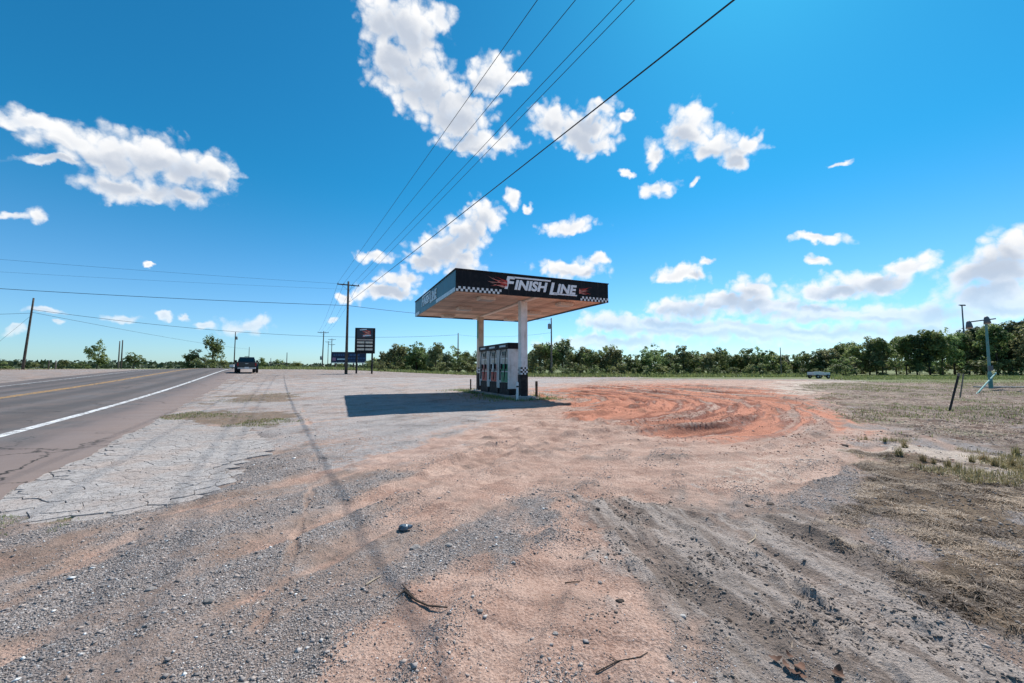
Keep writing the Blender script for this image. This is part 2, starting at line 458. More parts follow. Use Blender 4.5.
class MB:
    def __init__(s): s.v = []; s.f = []
    def add(s, vs, fs):
        b = len(s.v); s.v += [tuple(v) for v in vs]; s.f += [tuple(i + b for i in f) for f in fs]; return s
    def box(s, c, d, rot=None, taper=1.0, ch=0.0):
        hx, hy, hz = d[0] / 2, d[1] / 2, d[2] / 2
        M = rot if rot is not None else Matrix.Identity(3)
        c = Vector(c)
        if ch <= 0:
            vs = [c + M @ Vector((sx * hx * (taper if sz > 0 else 1), sy * hy * (taper if sz > 0 else 1), sz * hz)) for sz in (-1, 1) for sx, sy in ((-1, -1), (1, -1), (1, 1), (-1, 1))]
            return s.add(vs, [(3, 2, 1, 0), (4, 5, 6, 7), (0, 1, 5, 4), (1, 2, 6, 5), (2, 3, 7, 6), (3, 0, 4, 7)])
        prof = [(-hx + ch, -hy), (hx - ch, -hy), (hx, -hy + ch), (hx, hy - ch), (hx - ch, hy), (-hx + ch, hy), (-hx, hy - ch), (-hx, -hy + ch)]
        inn = [(px * (hx - ch) / hx, py * (hy - ch) / hy) for px, py in prof]
        rings = [(inn, -hz), (prof, -hz + ch), (prof, hz - ch), (inn, hz)]
        vs = [c + M @ Vector((px, py, z)) for pr, z in rings for px, py in pr]
        fs = [tuple(range(7, -1, -1)), tuple(range(24, 32))]
        for k in range(3):
            for i in range(8):
                j = (i + 1) % 8
                fs.append((k * 8 + i, k * 8 + j, k * 8 + 8 + j, k * 8 + 8 + i))
        return s.add(vs, fs)
    def tube(s, pts, rad, n=8, cap=True):
        pts = [Vector(p) for p in pts]
        rads = rad if isinstance(rad, (list, tuple)) else [rad] * len(pts)
        vs = []; prev = None
        for i, p in enumerate(pts):
            t = (pts[min(i + 1, len(pts) - 1)] - pts[max(i - 1, 0)]).normalized()
            ref = prev if prev is not None else (Vector((1, 0, 0)) if abs(t.x) < 0.9 else Vector((0, 1, 0)))
            a = (ref - ref.dot(t) * t).normalized(); b = t.cross(a); prev = a
            for k in range(n):
                an = 2 * math.pi * k / n
                vs.append(p + (a * math.cos(an) + b * math.sin(an)) * rads[i])
        fs = []
        for i in range(len(pts) - 1):
            for k in range(n):
                j = (k + 1) % n
                fs.append((i * n + k, i * n + j, i * n + n + j, i * n + n + k))
        if cap:
            fs.append(tuple(range(n - 1, -1, -1))); fs.append(tuple(range((len(pts) - 1) * n, len(pts) * n)))
        return s.add(vs, fs)
    def prism(s, prof, axis_from, axis_to, flip=False):
        """prof: list of 3-vectors offsets; extruded between two points"""
        a, b = Vector(axis_from), Vector(axis_to); n = len(prof)
        vs = [a + Vector(p) for p in prof] + [b + Vector(p) for p in prof]
        fs = [tuple(range(n - 1, -1, -1)), tuple(range(n, 2 * n))]
        for i in range(n):
            j = (i + 1) % n; fs.append((i, j, n + j, n + i))
        return s.add(vs, fs)
    def mesh(s, name, smooth=False):
        me = bpy.data.meshes.new(name); me.from_pydata(s.v, [], s.f); me.update()
        bm = bmesh.new(); bm.from_mesh(me); bmesh.ops.recalc_face_normals(bm, faces=bm.faces[:]); bm.to_mesh(me); bm.free()
        if smooth: me.polygons.foreach_set('use_smooth', [True] * len(me.polygons))
        return me
    def build(s, name, mat, parent=None, loc=None, smooth=False):
        return link_mesh(name, s.mesh(name, smooth), mat, parent, loc)
def np_mesh(name, verts, faces, mat, attrs=None, smooth=False):
    """verts (N,3), faces (M,k) numpy"""
    me = bpy.data.meshes.new(name)
    k = faces.shape[1]; M = len(faces)
    me.vertices.add(len(verts)); me.vertices.foreach_set('co', verts.astype(np.float32).ravel())
    me.loops.add(M * k); me.loops.foreach_set('vertex_index', faces.astype(np.int32).ravel())
    me.polygons.add(M); me.polygons.foreach_set('loop_start', np.arange(0, M * k, k, dtype=np.int32))
    me.update(calc_edges=True)
    if smooth: me.polygons.foreach_set('use_smooth', np.ones(M, bool))
    for an, arr in (attrs or {}).items():
        if arr.ndim == 1:
            a = me.attributes.new(an, 'FLOAT', 'POINT'); a.data.foreach_set('value', arr.astype(np.float32))
        else:
            a = me.attributes.new(an, 'FLOAT_COLOR', 'POINT'); a.data.foreach_set('color', arr.astype(np.float32).ravel())
    return me
def copy_tree(o, parent=None):
    c = o.copy(); COL.objects.link(c); c.parent = parent
    for ch in o.children: copy_tree(ch, c)
    return c
RNG = np.random.default_rng(11)

# ------------------------------------------------------------------ ground
def ground_material():
    m = bpy.data.materials.new('ground_soil'); m.use_nodes = True
    T = NT(m.node_tree); bs = T.n['Principled BSDF']
    geo = T.new('ShaderNodeNewGeometry'); P = geo.outputs['Position']
    def att(n):
        a = T.new('ShaderNodeAttribute'); a.attribute_name = n
        s = T.new('ShaderNodeSeparateColor'); T.l.new(a.outputs['Color'], s.inputs[0]); return s.outputs
    A = att('soil_a'); B = att('soil_b'); C = att('soil_c')
    nb = T.math('SUBTRACT', T.noise(P, 1.7, 7, 0.62), 0.5)
    nm = T.math('SUBTRACT', T.noise(P, 9, 6, 0.62), 0.5)
    nf = T.math('SUBTRACT', T.noise(P, 55, 5, 0.65), 0.5)
    ng = T.math('SUBTRACT', T.noise(P, 210, 3, 0.6), 0.5)
    def fac(sock, w=0.7, lo=0.3, hi=0.7):
        e = T.math('ADD', sock, T.math('MULTIPLY', T.math('ADD', nm, T.math('MULTIPLY', nf, 0.8)), w))
        return T.math('MULTIPLY', T.ramp(e, lo, hi), T.ramp(sock, 0.02, 0.25))
    # gravel cells
    vg = T.new('ShaderNodeTexVoronoi'); T.l.new(P, vg.inputs['Vector']); vg.inputs['Scale'].default_value = 95
    vg2 = T.new('ShaderNodeTexVoronoi'); T.l.new(P, vg2.inputs['Vector']); vg2.inputs['Scale'].default_value = 24
    sg = T.new('ShaderNodeSeparateColor'); T.l.new(vg.outputs['Color'], sg.inputs[0])
    grav = T.colramp(sg.outputs[0], [(0.0, (0.13, 0.117, 0.112)), (0.35, (0.245, 0.22, 0.212)), (0.7, (0.335, 0.302, 0.29)), (0.93, (0.46, 0.43, 0.42)), (1.0, (0.70, 0.70, 0.70))])
    dirt = T.mix(T.ramp(nb, -0.2, 0.2), (0.25, 0.18, 0.145), (0.33, 0.25, 0.21))
    # how much gravel shows
    gfac = T.math('ADD', T.math('ADD', A[2], T.math('MULTIPLY', nb, 0.9)), T.math('MULTIPLY', nm, 0.7))
    gfac = T.ramp(gfac, 0.25, 0.75)
    gsub = T.math('MULTIPLY', gfac, T.ramp(T.math('ADD', sg.outputs[1], nf), 0.1, 0.6, 0.5, 1.0))
    c = T.mix(gsub, dirt, grav)
    c = T.mix(T.math('MULTIPLY', fac(B[2]), 0.85), c, T.mix(T.ramp(nf, -0.2, 0.2), (0.31, 0.285, 0.275), (0.44, 0.405, 0.39)))      # lot: pale worn surfacing
    c = T.mix(T.math('MULTIPLY', T.math('MULTIPLY', B[2], T.ramp(T.math('ADD', T.noise(P, 0.45, 6, 0.66), nm), 0.46, 0.72)), 0.75), c, (0.36, 0.235, 0.18))
    pink = T.mix(T.ramp(T.math('ADD', nb, nf), -0.3, 0.3), (0.34, 0.20, 0.15), (0.54, 0.38, 0.305))
    c = T.mix(T.math('MULTIPLY', fac(A[1], 0.8, 0.25, 0.8), 0.85), c, pink)
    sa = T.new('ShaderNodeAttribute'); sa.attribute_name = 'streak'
    red = T.mix(T.ramp(T.math('ADD', sa.outputs['Fac'], T.math('MULTIPLY', T.math('ADD', nm, nf), 0.5)), 0.36, 0.64), (0.19, 0.056, 0.034), (0.48, 0.205, 0.13))  # damp clay streaks, the dark tone also painting shade into the ruts
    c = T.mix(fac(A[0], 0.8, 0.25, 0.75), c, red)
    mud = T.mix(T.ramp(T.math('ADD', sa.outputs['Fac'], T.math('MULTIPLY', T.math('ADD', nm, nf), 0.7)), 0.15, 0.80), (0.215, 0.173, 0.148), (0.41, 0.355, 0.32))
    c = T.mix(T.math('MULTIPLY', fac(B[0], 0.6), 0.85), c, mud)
    pale = T.mix(T.ramp(T.math('ADD', nm, nf), -0.3, 0.3), (0.38, 0.30, 0.245), (0.58, 0.49, 0.415))
    c = T.mix(fac(C[0], 0.9), c, pale)
    fld = T.mix(T.ramp(T.math('ADD', T.math('MULTIPLY', nb, 1.6), nm), -0.22, 0.22), (0.11, 0.068, 0.05), (0.34, 0.265, 0.215))
    fld = T.mix(T.ramp(T.math('ADD', T.noise(P, 0.35, 5, 0.6), nm), 0.54, 0.80), fld, (0.15, 0.175, 0.07))
    c = T.mix(T.math('MULTIPLY', fac(C[1], 0.9), 0.9), c, fld)
    dead = T.mix(T.ramp(T.math('ADD', nm, nf), -0.3, 0.3), (0.12, 0.08, 0.055), (0.29, 0.215, 0.15))
    c = T.mix(fac(B[1], 0.9), c, dead)
    grn = T.mix(T.ramp(T.math('ADD', nb, nm), -0.3, 0.3), (0.10, 0.13, 0.045), (0.21, 0.22, 0.11))
    c = T.mix(fac(C[2], 0.6), c, grn)
    dk = T.math('MULTIPLY', T.ramp(T.math('ADD', nf, T.math('MULTIPLY', T.noise(P, 1.1, 6, 0.65), 1.0)), 0.55, 0.74), T.ramp(C[2], 0.5, 0.0))
    c = T.mix(T.math('MULTIPLY', dk, 0.7), c, (0.085, 0.066, 0.054))
    # grain
    c = T.mix(0.72, c, T.colramp(T.math('ADD', T.math('ADD', nf, ng), 0.5), [(0.12, (0.12, 0.12, 0.12)), (0.5, (0.5, 0.5, 0.5)), (0.95, (0.92, 0.92, 0.92))]), 'OVERLAY')
    T.l.new(c, bs.inputs['Base Color'])
    bs.inputs['Roughness'].default_value = 0.92
    bs.inputs['Specular IOR Level'].default_value = 0.15
    hgt = T.math('ADD', T.math('MULTIPLY', T.math('SUBTRACT', 0.5, vg.outputs['Distance']), T.math('MULTIPLY', gfac, 0.6)), T.math('ADD', T.math('MULTIPLY', nm, 1.4), T.math('MULTIPLY', nf, 0.9)))
    hgt = T.math('ADD', hgt, T.math('MULTIPLY', T.math('ADD', nm, nf), T.math('MULTIPLY', T.math('ADD', T.math('MULTIPLY', B[0], 0.45), B[1]), 1.3)))
    hgt = T.math('ADD', hgt, T.math('MULTIPLY', T.math('SUBTRACT', 0.5, vg2.outputs['Distance']), T.math('MULTIPLY', gfac, 0.6)))
    b = T.new('ShaderNodeBump'); b.inputs['Strength'].default_value = 1.0; b.inputs['Distance'].default_value = 0.022
    T.l.new(hgt, b.inputs['Height']); T.l.new(b.outputs[0], bs.inputs['Normal'])
    MATS['ground'] = m
    return m
ground_material()
def build_ground():
    front = np.radians(np.linspace(-66, 66, 620))
    rest = np.radians(np.linspace(66, 294, 92)[1:-1])
    az = np.concatenate([front, rest]); na = len(az)
    rad = [0.9]
    while rad[-1] < 40: rad.append(rad[-1] * 1.0065)
    while rad[-1] < 140: rad.append(rad[-1] * 1.012)
    while rad[-1] < 9000: rad.append(rad[-1] * 1.10)
    rad = np.array(rad); nr = len(rad)
    x = (rad[:, None] * np.sin(az)[None]).ravel(); y = (rad[:, None] * np.cos(az)[None]).ravel()
    dz, o = ground_parts(x, y)
    fade = 1 - sst(120, 200, np.hypot(x, y))
    z = terrain(x, y) + dz * fade - 0.15 * sst(150, 300, np.hypot(x, y))
    v = np.stack([x, y, z], 1)
    v = np.vstack([v, [[0, 0, 0.0]]])
    i = np.arange(nr - 1)[:, None]; j = np.arange(na)[None]; j2 = (j + 1) % na
    f = np.stack([i * na + j, i * na + j2, (i + 1) * na + j2, (i + 1) * na + j], -1).reshape(-1, 4)[:, ::-1]
    z0 = np.zeros(1)
    ap = lambda a: np.concatenate([np.clip(a, 0, 1), z0])
    st = o['st1']; 
    gravel = np.clip(0.55 + 1.1 * st - 0.45 * o['pink'] - 0.6 * o['mud'], 0, 1)
    pinkb = np.clip(o['pink'] * (0.80 + 1.2 * o['pr']) + 0.7 * np.clip(-st * 3, 0, 1) * (1 - o['mud']), 0, 1)
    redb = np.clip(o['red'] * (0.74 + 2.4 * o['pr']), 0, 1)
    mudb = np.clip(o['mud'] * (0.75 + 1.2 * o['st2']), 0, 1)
    one = np.ones(len(x) + 1)
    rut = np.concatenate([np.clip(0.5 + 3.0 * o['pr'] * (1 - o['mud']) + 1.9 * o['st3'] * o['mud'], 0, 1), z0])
    gravel = gravel * (1 - 0.7 * o['track']); pinkb = np.clip(pinkb + 0.5 * o['track'], 0, 1); mudb = np.clip(mudb + 0.5 * o['mudtr'], 0, 1)
    A = np.stack([ap(redb), ap(pinkb), ap(gravel), one], 1)
    B = np.stack([ap(mudb), ap(np.maximum(o['dead'], 0.6 * o['weedy'])), ap(o['lot']), one], 1)
    C = np.stack([ap(o['pale']), ap(o['field']), ap(o['green']), one], 1)
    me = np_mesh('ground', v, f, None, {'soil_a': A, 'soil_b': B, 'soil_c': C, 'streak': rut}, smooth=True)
    # inner fan
    bm = bmesh.new(); bm.from_mesh(me); bm.verts.ensure_lookup_table(); c = bm.verts[len(x)]
    for k in range(na):
        bm.faces.new((bm.verts[k], c, bm.verts[(k + 1) % na])).smooth = True
    bmesh.ops.recalc_face_normals(bm, faces=bm.faces[-na:])
    bm.to_mesh(me); bm.free()
    g = link_mesh('ground', me, 'ground')
    prop(g, 'red dirt and grey gravel lot spreading to the horizon', 'ground', kind='structure')
build_ground()

# ------------------------------------------------------------------ road
def asphalt_material(name, base, paint=None):
    m = bpy.data.materials.new(name); m.use_nodes = True
    T = NT(m.node_tree); bs = T.n['Principled BSDF']
    geo = T.new('ShaderNodeNewGeometry'); P = geo.outputs['Position']
    mp = T.new('ShaderNodeMapping', vector_type='TEXTURE'); T.l.new(P, mp.inputs['Vector'])
    mp.inputs['Rotation'].default_value = (0, 0, math.atan2(EY, EX))
    mp.inputs['Scale'].default_value = (14, 1, 1)
    streak = T.noise(mp.outputs[0], 1.3, 5, 0.6)
    nf = T.noise(P, 120, 4, 0.7); nb = T.noise(P, 0.7, 5, 0.6)
    c = T.mix(T.ramp(streak, 0.3, 0.7), tuple(v * 0.72 for v in base), tuple(v * 1.25 for v in base))
    c = T.mix(T.ramp(nb, 0.35, 0.7), c, (base[0] * 1.25, base[1] * 1.08, base[2] * 0.98))
    c = T.mix(0.9, c, T.colramp(nf, [(0.25, (0.15, 0.15, 0.15)), (0.5, (0.5, 0.5, 0.5)), (0.8, (0.9, 0.9, 0.9))]), 'OVERLAY')
    nn_ = T.vmath('DOT_PRODUCT', P, (NX, NY, 0.0), out=1)
    wp = None
    for c0 in (-5.55, -7.45, -10.1, -11.9):
        e = T.ramp(T.math('ABSOLUTE', T.math('SUBTRACT', nn_, c0)), 0.65, 0.1)
        wp = e if wp is None else T.math('MAXIMUM', wp, e)
    c = T.mix(T.math('MULTIPLY', wp, T.ramp(streak, 0.25, 0.6, 0.25, 0.6)), c, tuple(v * 0.52 for v in base))
    c = T.mix(T.math('MULTIPLY', T.ramp(T.math('ADD', nn_, T.math('MULTIPLY', T.math('SUBTRACT', nb, 0.5), 1.5)), -4.3, -3.4), 0.7), c, (base[0] * 1.6, base[1] * 1.35, base[2] * 1.25))
    vc = T.new('ShaderNodeTexVoronoi'); vc.feature = 'DISTANCE_TO_EDGE'; vc.inputs['Scale'].default_value = 0.42
    T.l.new(T.vmath('ADD', P, T.vmath('SCALE', T.noise(P, 1.2, 5, 0.65, col=True), 0.9)), vc.inputs['Vector'])
    c = T.mix(T.math('MULTIPLY', T.ramp(vc.outputs['Distance'], 0.012, 0.002), T.ramp(T.noise(P, 0.3, 3, 0.5), 0.45, 0.6)), c, (0.02, 0.019, 0.019))
    if paint:
        w = T.math('ADD', T.noise(P, 6, 7, 0.7), T.math('MULTIPLY', T.math('SUBTRACT', nf, 0.5), 0.7))
        c = T.mix(T.ramp(w, 0.37, 0.58), c, T.mix(T.ramp(nb, 0.3, 0.7), paint, tuple(v * 0.85 for v in paint)))
    T.l.new(c, bs.inputs['Base Color'])
    bs.inputs['Roughness'].default_value = 0.85; bs.inputs['Specular IOR Level'].default_value = 0.25
    b = T.new('ShaderNodeBump'); b.inputs['Strength'].default_value = 0.5; b.inputs['Distance'].default_value = 0.01
    T.l.new(nf, b.inputs['Height']); T.l.new(b.outputs[0], bs.inputs['Normal'])
    MATS[name] = m
asphalt_material('asphalt', (0.115, 0.106, 0.106))
asphalt_material('paint_white', (0.115, 0.106, 0.106), (0.74, 0.75, 0.76))
asphalt_material('paint_yellow', (0.115, 0.106, 0.106), (0.62, 0.36, 0.12))
NC, NE, NE2 = -8.7, -2.45, -14.9
def road_z(s, n):
    x = s * EX + n * NX; y = s * EY + n * NY
    return terrain(x, y) + 0.02 + 0.17 * (1 - np.abs(n - NC) / 6.1)
def strip(name, n0, n1, zoff, mat, parent=None, s0=-60, s1=420, ragged=0.0, cuts=1, thick=0.0):
    ss = []
    s = s0
    while s < s1:
        ss.append(s); s += 0.12 if (0 < s < 22 and ragged) else (0.5 if -5 < s < 60 else 3.0)
    ss = np.array(ss)
    nn = np.linspace(n0, n1, cuts + 1)
    S_, N_ = np.meshgrid(ss, nn, indexing='ij')
    if ragged:
        e = (fbm(ss * 0.9, ss * 0 + 3, 91, 5, 0.6) - 0.5) * ragged
        N_[:, -1] += e
    X = S_ * EX + N_ * NX; Y = S_ * EY + N_ * NY; Z = road_z(S_, N_) + zoff
    if thick:   # broken outer lip drops to the ground
        X = np.hstack([X, X[:, -1:] + 0.02 * NX]); Y = np.hstack([Y, Y[:, -1:] + 0.02 * NY]); Z = np.hstack([Z, Z[:, -1:] - thick])
    nr, nc = X.shape
    v = np.stack([X, Y, Z], -1).reshape(-1, 3)
    i = np.arange(nr - 1)[:, None]; j = np.arange(nc - 1)[None]
    f = np.stack([i * nc + j, i * nc + j + 1, (i + 1) * nc + j + 1, (i + 1) * nc + j], -1).reshape(-1, 4)[:, ::-1]
    return link_mesh(name, np_mesh(name, v, f, None), mat, parent)
road = prop(strip('road', NE2, NE, 0.0, 'asphalt', ragged=0.5, cuts=10, thick=0.14), 'two lane asphalt highway running off to the left', 'road', kind='structure')
strip('edge_line', -4.56, -4.36, 0.006, 'paint_white', road)
strip('centre_line', NC - 0.17, NC - 0.045, 0.006, 'paint_yellow', road)
strip('centre_line', NC + 0.045, NC + 0.17, 0.006, 'paint_yellow', road)
strip('edge_line', -13.04, -12.9, 0.006, 'paint_white', road)

# ------------------------------------------------------------------ broken pale apron beside the road
def pavement_material():
    m = bpy.data.materials.new('old_pavement'); m.use_nodes = True
    T = NT(m.node_tree); bs = T.n['Principled BSDF']
    geo = T.new('ShaderNodeNewGeometry'); P = geo.outputs['Position']
    oi = T.new('ShaderNodeObjectInfo')
    nb = T.noise(P, 1.1, 6, 0.62); nm = T.noise(P, 14, 6, 0.65); nf = T.noise(P, 110, 4, 0.7)
    c = T.mix(T.ramp(nm, 0.3, 0.7), (0.29, 0.262, 0.25), (0.41, 0.378, 0.36))
    c = T.mix(T.math('MULTIPLY', T.ramp(nb, 0.45, 0.68), 0.7), c, (0.40, 0.305, 0.255))
    c = T.mix(0.16, c, T.mix(oi.outputs['Random'], (0.28, 0.26, 0.25), (0.62, 0.60, 0.58)))
    vv = T.new('ShaderNodeTexVoronoi'); vv.feature = 'DISTANCE_TO_EDGE'; vv.inputs['Scale'].default_value = 15
    T.l.new(T.vmath('ADD', P, T.vmath('SCALE', T.noise(P, 7, 4, 0.6, col=True), 0.12)), vv.inputs['Vector'])
    crk = T.math('MULTIPLY', T.ramp(vv.outputs['Distance'], 0.06, 0.0), T.ramp(T.noise(P, 2.5, 3, 0.5), 0.30, 0.46))
    c = T.mix(T.math('MULTIPLY', crk, 0.75), c, (0.17, 0.14, 0.12))
    c = T.mix(0.85, c, T.colramp(nf, [(0.25, (0.2, 0.2, 0.2)), (0.5, (0.5, 0.5, 0.5)), (0.8, (0.85, 0.85, 0.85))]), 'OVERLAY')
    T.l.new(c, bs.inputs['Base Color']); bs.inputs['Roughness'].default_value = 0.9; bs.inputs['Specular IOR Level'].default_value = 0.2
    b = T.new('ShaderNodeBump'); b.inputs['Strength'].default_value = 0.6; b.inputs['Distance'].default_value = 0.012
    T.l.new(T.math('SUBTRACT', T.math('ADD', nf, nm), crk), b.inputs['Height']); T.l.new(b.outputs[0], bs.inputs['Normal'])
    MATS['pavement'] = m
pavement_material()
material('crack_dirt', (0.15, 0.122, 0.10), 0.95, scale=9, var=0.4, bump=0.6)
def clip(poly, px, py, nx, ny):
    """keep the side where (p - P).n <= 0"""
    out = []
    for i in range(len(poly)):
        a = poly[i]; b = poly[(i + 1) % len(poly)]
        da = (a[0] - px) * nx + (a[1] - py) * ny; db = (b[0] - px) * nx + (b[1] - py) * ny
        if da <= 0: out.append(a)
        if (da < 0 < db) or (db < 0 < da):
            t = da / (da - db); out.append((a[0] + (b[0] - a[0]) * t, a[1] + (b[1] - a[1]) * t))
    return out
def build_pavement():
    xs = [p[0] for p in APRON]; ys = [p[1] for p in APRON]
    area_sp = 0.15
    rnd = random.Random(5)
    seeds = []
    gx = np.arange(min(xs) - 1, max(xs) + 1, area_sp); gy = np.arange(min(ys) - 1, max(ys) + 1, area_sp)
    for a in gx:
        for b in gy:
            px, py = a + rnd.uniform(-.5, .5) * area_sp * 1.6, b + rnd.uniform(-.5, .5) * area_sp * 1.6
            if rnd.random() < 0.6: seeds.append((px, py))
    sp = np.array(seeds)
    sd = poly_sd(sp[:, 0], sp[:, 1], APRON) + (fbm(sp[:, 0] * 0.8, sp[:, 1] * 0.8, 13, 3) - 0.5) * 0.9
    nrm = sp[:, 0] * NX + sp[:, 1] * NY
    ok = (sd > 0.02) & (nrm > NE - 0.35) | ((nrm > NE - 0.35) & (nrm < NE + 0.5) & (sd > -0.6))
    base_pts = sp[ok]
    cells = []
    for k in np.where(ok)[0]:
        px, py = sp[k]
        poly = [(px - .8, py - .8), (px + .8, py - .8), (px + .8, py + .8), (px - .8, py + .8)]
        d = np.hypot(sp[:, 0] - px, sp[:, 1] - py)
        for q in np.argsort(d)[1:22]:
            qx, qy = sp[q]
            poly = clip(poly, (px + qx) / 2, (py + qy) / 2, qx - px, qy - py)
            if len(poly) < 3: break
        if len(poly) < 3: continue
        n = (px * NX + py * NY)
        poly = clip(poly, (NE - 0.30) * NX, (NE - 0.30) * NY, -NX, -NY)   # stays clear of the road
        if len(poly) < 3: continue
        cells.append((px, py, poly, sd[k]))
    pts = sp[ok]
    # bed: dirt between the pieces
    m = MB(); 
    bx = [p for p in APRON if True]
    root = empty('pavement', (0, 0, 0))
    prop(root, 'cracked pale apron pavement between road and gravel', 'pavement', kind='structure')
    def piece(px, py, poly, edge):
        ring = []
        for i in range(len(poly)):
            a = poly[i]; b = poly[(i + 1) % len(poly)]
            L = math.hypot(b[0] - a[0], b[1] - a[1]); k = max(1, int(L / 0.07))
            for q in range(k):
                t = q / k; ring.append((a[0] + (b[0] - a[0]) * t, a[1] + (b[1] - a[1]) * t))
        rx = np.array([p[0] for p in ring]); ry = np.array([p[1] for p in ring])
        wx = rx + (fbm(rx * 7, ry * 7, 101, 3, 0.7) - .5) * 0.15; wy = ry + (fbm(rx * 7, ry * 7, 131, 3, 0.7) - .5) * 0.15
        cx, cy = wx.mean(), wy.mean()
        gap = rnd.choice([0.0012, 0.0015, 0.002, 0.003, 0.006]) if edge > 0.4 else rnd.uniform(0.002, 0.007)
        dd = np.hypot(wx - cx, wy - cy) + 1e-6
        wx = wx - (wx - cx) / dd * gap; wy = wy - (wy - cy) / dd * gap
        tx, ty = rnd.gauss(0, 0.005), rnd.gauss(0, 0.005)
        if edge < 0.4: tx *= 1.5; ty *= 1.5
        z = terrain(wx, wy) + 0.016 + (wx - cx) * tx + (wy - cy) * ty + 0.02 * (fbm(wx * 0.7, wy * 0.7, 7, 2) - .5) + rnd.gauss(0, 0.001) - 0.05 * max(0.0, 0.35 - edge)
        n = len(ring)
        c0 = Vector((cx, cy, float(z.mean())))
        # chamfered top
        ix = wx - (wx - cx) / dd * 0.004; iy = wy - (wy - cy) / dd * 0.004
        vs = [(ix[i] - cx, iy[i] - cy, z[i] - c0.z) for i in range(n)] + [(wx[i] - cx, wy[i] - cy, z[i] - c0.z - 0.004) for i in range(n)] + [(wx[i] - cx, wy[i] - cy, z[i] - c0.z - 0.06) for i in range(n)]
        fs = [tuple(range(n))]
        for k in range(2):
            for i in range(n):
                j = (i + 1) % n; fs.append((k * n + i, k * n + n + i, k * n + n + j, k * n + j))
        return c0, vs, fs
    cells.sort(key=lambda c: math.hypot(c[0], c[1]))
    rest = MB()
    def in_view(c): return c[1] > 0.3 and -1.35 < c[0] / c[1]
    count = 0
    for c in cells:
        c0, vs, fs = piece(*c)
        if in_view(c) and count < 300:
            me = bpy.data.meshes.new('pavement_piece'); me.from_pydata(vs, [], fs); me.update()
            link_mesh('pavement_piece', me, 'pavement', root, c0); count += 1
        else:
            rest.add([Vector(v) + c0 for v in vs], fs)
    if rest.v:
        o = rest.build('pavement_pieces', 'pavement', root); o['kind'] = 'stuff'
build_pavement()

# ------------------------------------------------------------------ general materials
material('white_metal', (0.80, 0.79, 0.78), 0.55, var=0.1, bump=0.03, dirt=(0.36, 0.29, 0.24), dirt_amt=0.4, scale=2.5, streak=(0.34, 0.24, 0.17), streak_amt=0.5)
material('aged_metal', (0.62, 0.53, 0.42), 0.6, var=0.15, bump=0.03, dirt=(0.3, 0.22, 0.16), dirt_amt=0.5, scale=2.5, streak=(0.26, 0.17, 0.11), streak_amt=0.6)
material('black_panel', (0.008, 0.008, 0.011), 0.55, spec=0.2, var=0.3, bump=0.02, dirt=(0.03, 0.027, 0.027), dirt_amt=0.5, streak=(0.05, 0.043, 0.04), streak_amt=0.7)
material('teal_panel', (0.018, 0.105, 0.145), 0.4, var=0.2, bump=0.02, dirt=(0.06, 0.12, 0.14), dirt_amt=0.5, scale=1.2, streak=(0.09, 0.15, 0.17), streak_amt=0.6)
material('letter_white', (0.90, 0.90, 0.91), 0.5, var=0.08, bump=0)
material('letter_faded', (0.55, 0.68, 0.76), 0.5, var=0.2, bump=0)
material('flame_red', (0.55, 0.05, 0.035), 0.5, var=0.2, bump=0)
material('flame_pale', (0.72, 0.32, 0.25), 0.5, var=0.25, bump=0)
material('deck_panel', (0.56, 0.40, 0.31), 0.6, var=0.14, bump=0.05, dirt=(0.30, 0.17, 0.12), dirt_amt=0.8, scale=1.6, rnd=0.38)  # whitish metal deck; the red bounce off the ground is put into this tan
material('lamp_housing', (0.74, 0.64, 0.57), 0.6, var=0.12, bump=0.03)
material('lamp_lens', (0.38, 0.33, 0.3), 0.35, var=0.1, bump=0)
material('black_base', (0.016, 0.016, 0.018), 0.7, var=0.4, bump=0.2, dirt=(0.12, 0.09, 0.08), dirt_amt=0.5)
material('check_white', (0.78, 0.78, 0.78), 0.55, var=0.12, bump=0)
material('concrete', (0.36, 0.34, 0.32), 0.9, var=0.25, bump=0.4, dirt=(0.2, 0.15, 0.12), dirt_amt=0.6, scale=3)
material('rubber', (0.02, 0.02, 0.022), 0.7, var=0.3, bump=0.05)
material('pump_red', (0.48, 0.06, 0.05), 0.5, var=0.25, bump=0.03, dirt=(0.5, 0.4, 0.36), dirt_amt=0.5)
material('pump_green', (0.03, 0.27, 0.14), 0.5, var=0.25, bump=0.03, dirt=(0.4, 0.45, 0.4), dirt_amt=0.4)
material('pump_pink', (0.60, 0.30, 0.28), 0.5, var=0.25, bump=0.03)
material('screen_dark', (0.03, 0.04, 0.06), 0.25, var=0.2, bump=0)
material('steel', (0.42, 0.43, 0.44), 0.45, metal=0.6, var=0.15, bump=0.05)
material('rust_pipe', (0.17, 0.09, 0.055), 0.85, var=0.4, bump=0.3)
material('wood_pole', (0.10, 0.078, 0.062), 0.92, var=0.35, scale=3, bump=0.5, bscale=14)
material('wood_pole_pale', (0.20, 0.165, 0.14), 0.92, var=0.3, scale=3, bump=0.5, bscale=14)
material('wire', (0.02, 0.022, 0.025), 0.6, var=0.1, bump=0)
material('transformer', (0.25, 0.27, 0.28), 0.6, var=0.15, bump=0.03)
material('insulator', (0.22, 0.18, 0.16), 0.3, var=0.15, bump=0)
material('car_black', (0.012, 0.012, 0.014), 0.3, spec=0.6, var=0.1, bump=0)
material('car_glass', (0.012, 0.016, 0.02), 0.08, spec=0.7, var=0.05, bump=0)
material('tail_red', (0.28, 0.015, 0.012), 0.3, var=0.1, bump=0)
material('chrome', (0.5, 0.5, 0.5), 0.25, metal=0.9, var=0.05, bump=0)
material('teal_paint', (0.10, 0.27, 0.25), 0.6, var=0.2, bump=0.08, dirt=(0.32, 0.33, 0.29), dirt_amt=0.7, scale=3)
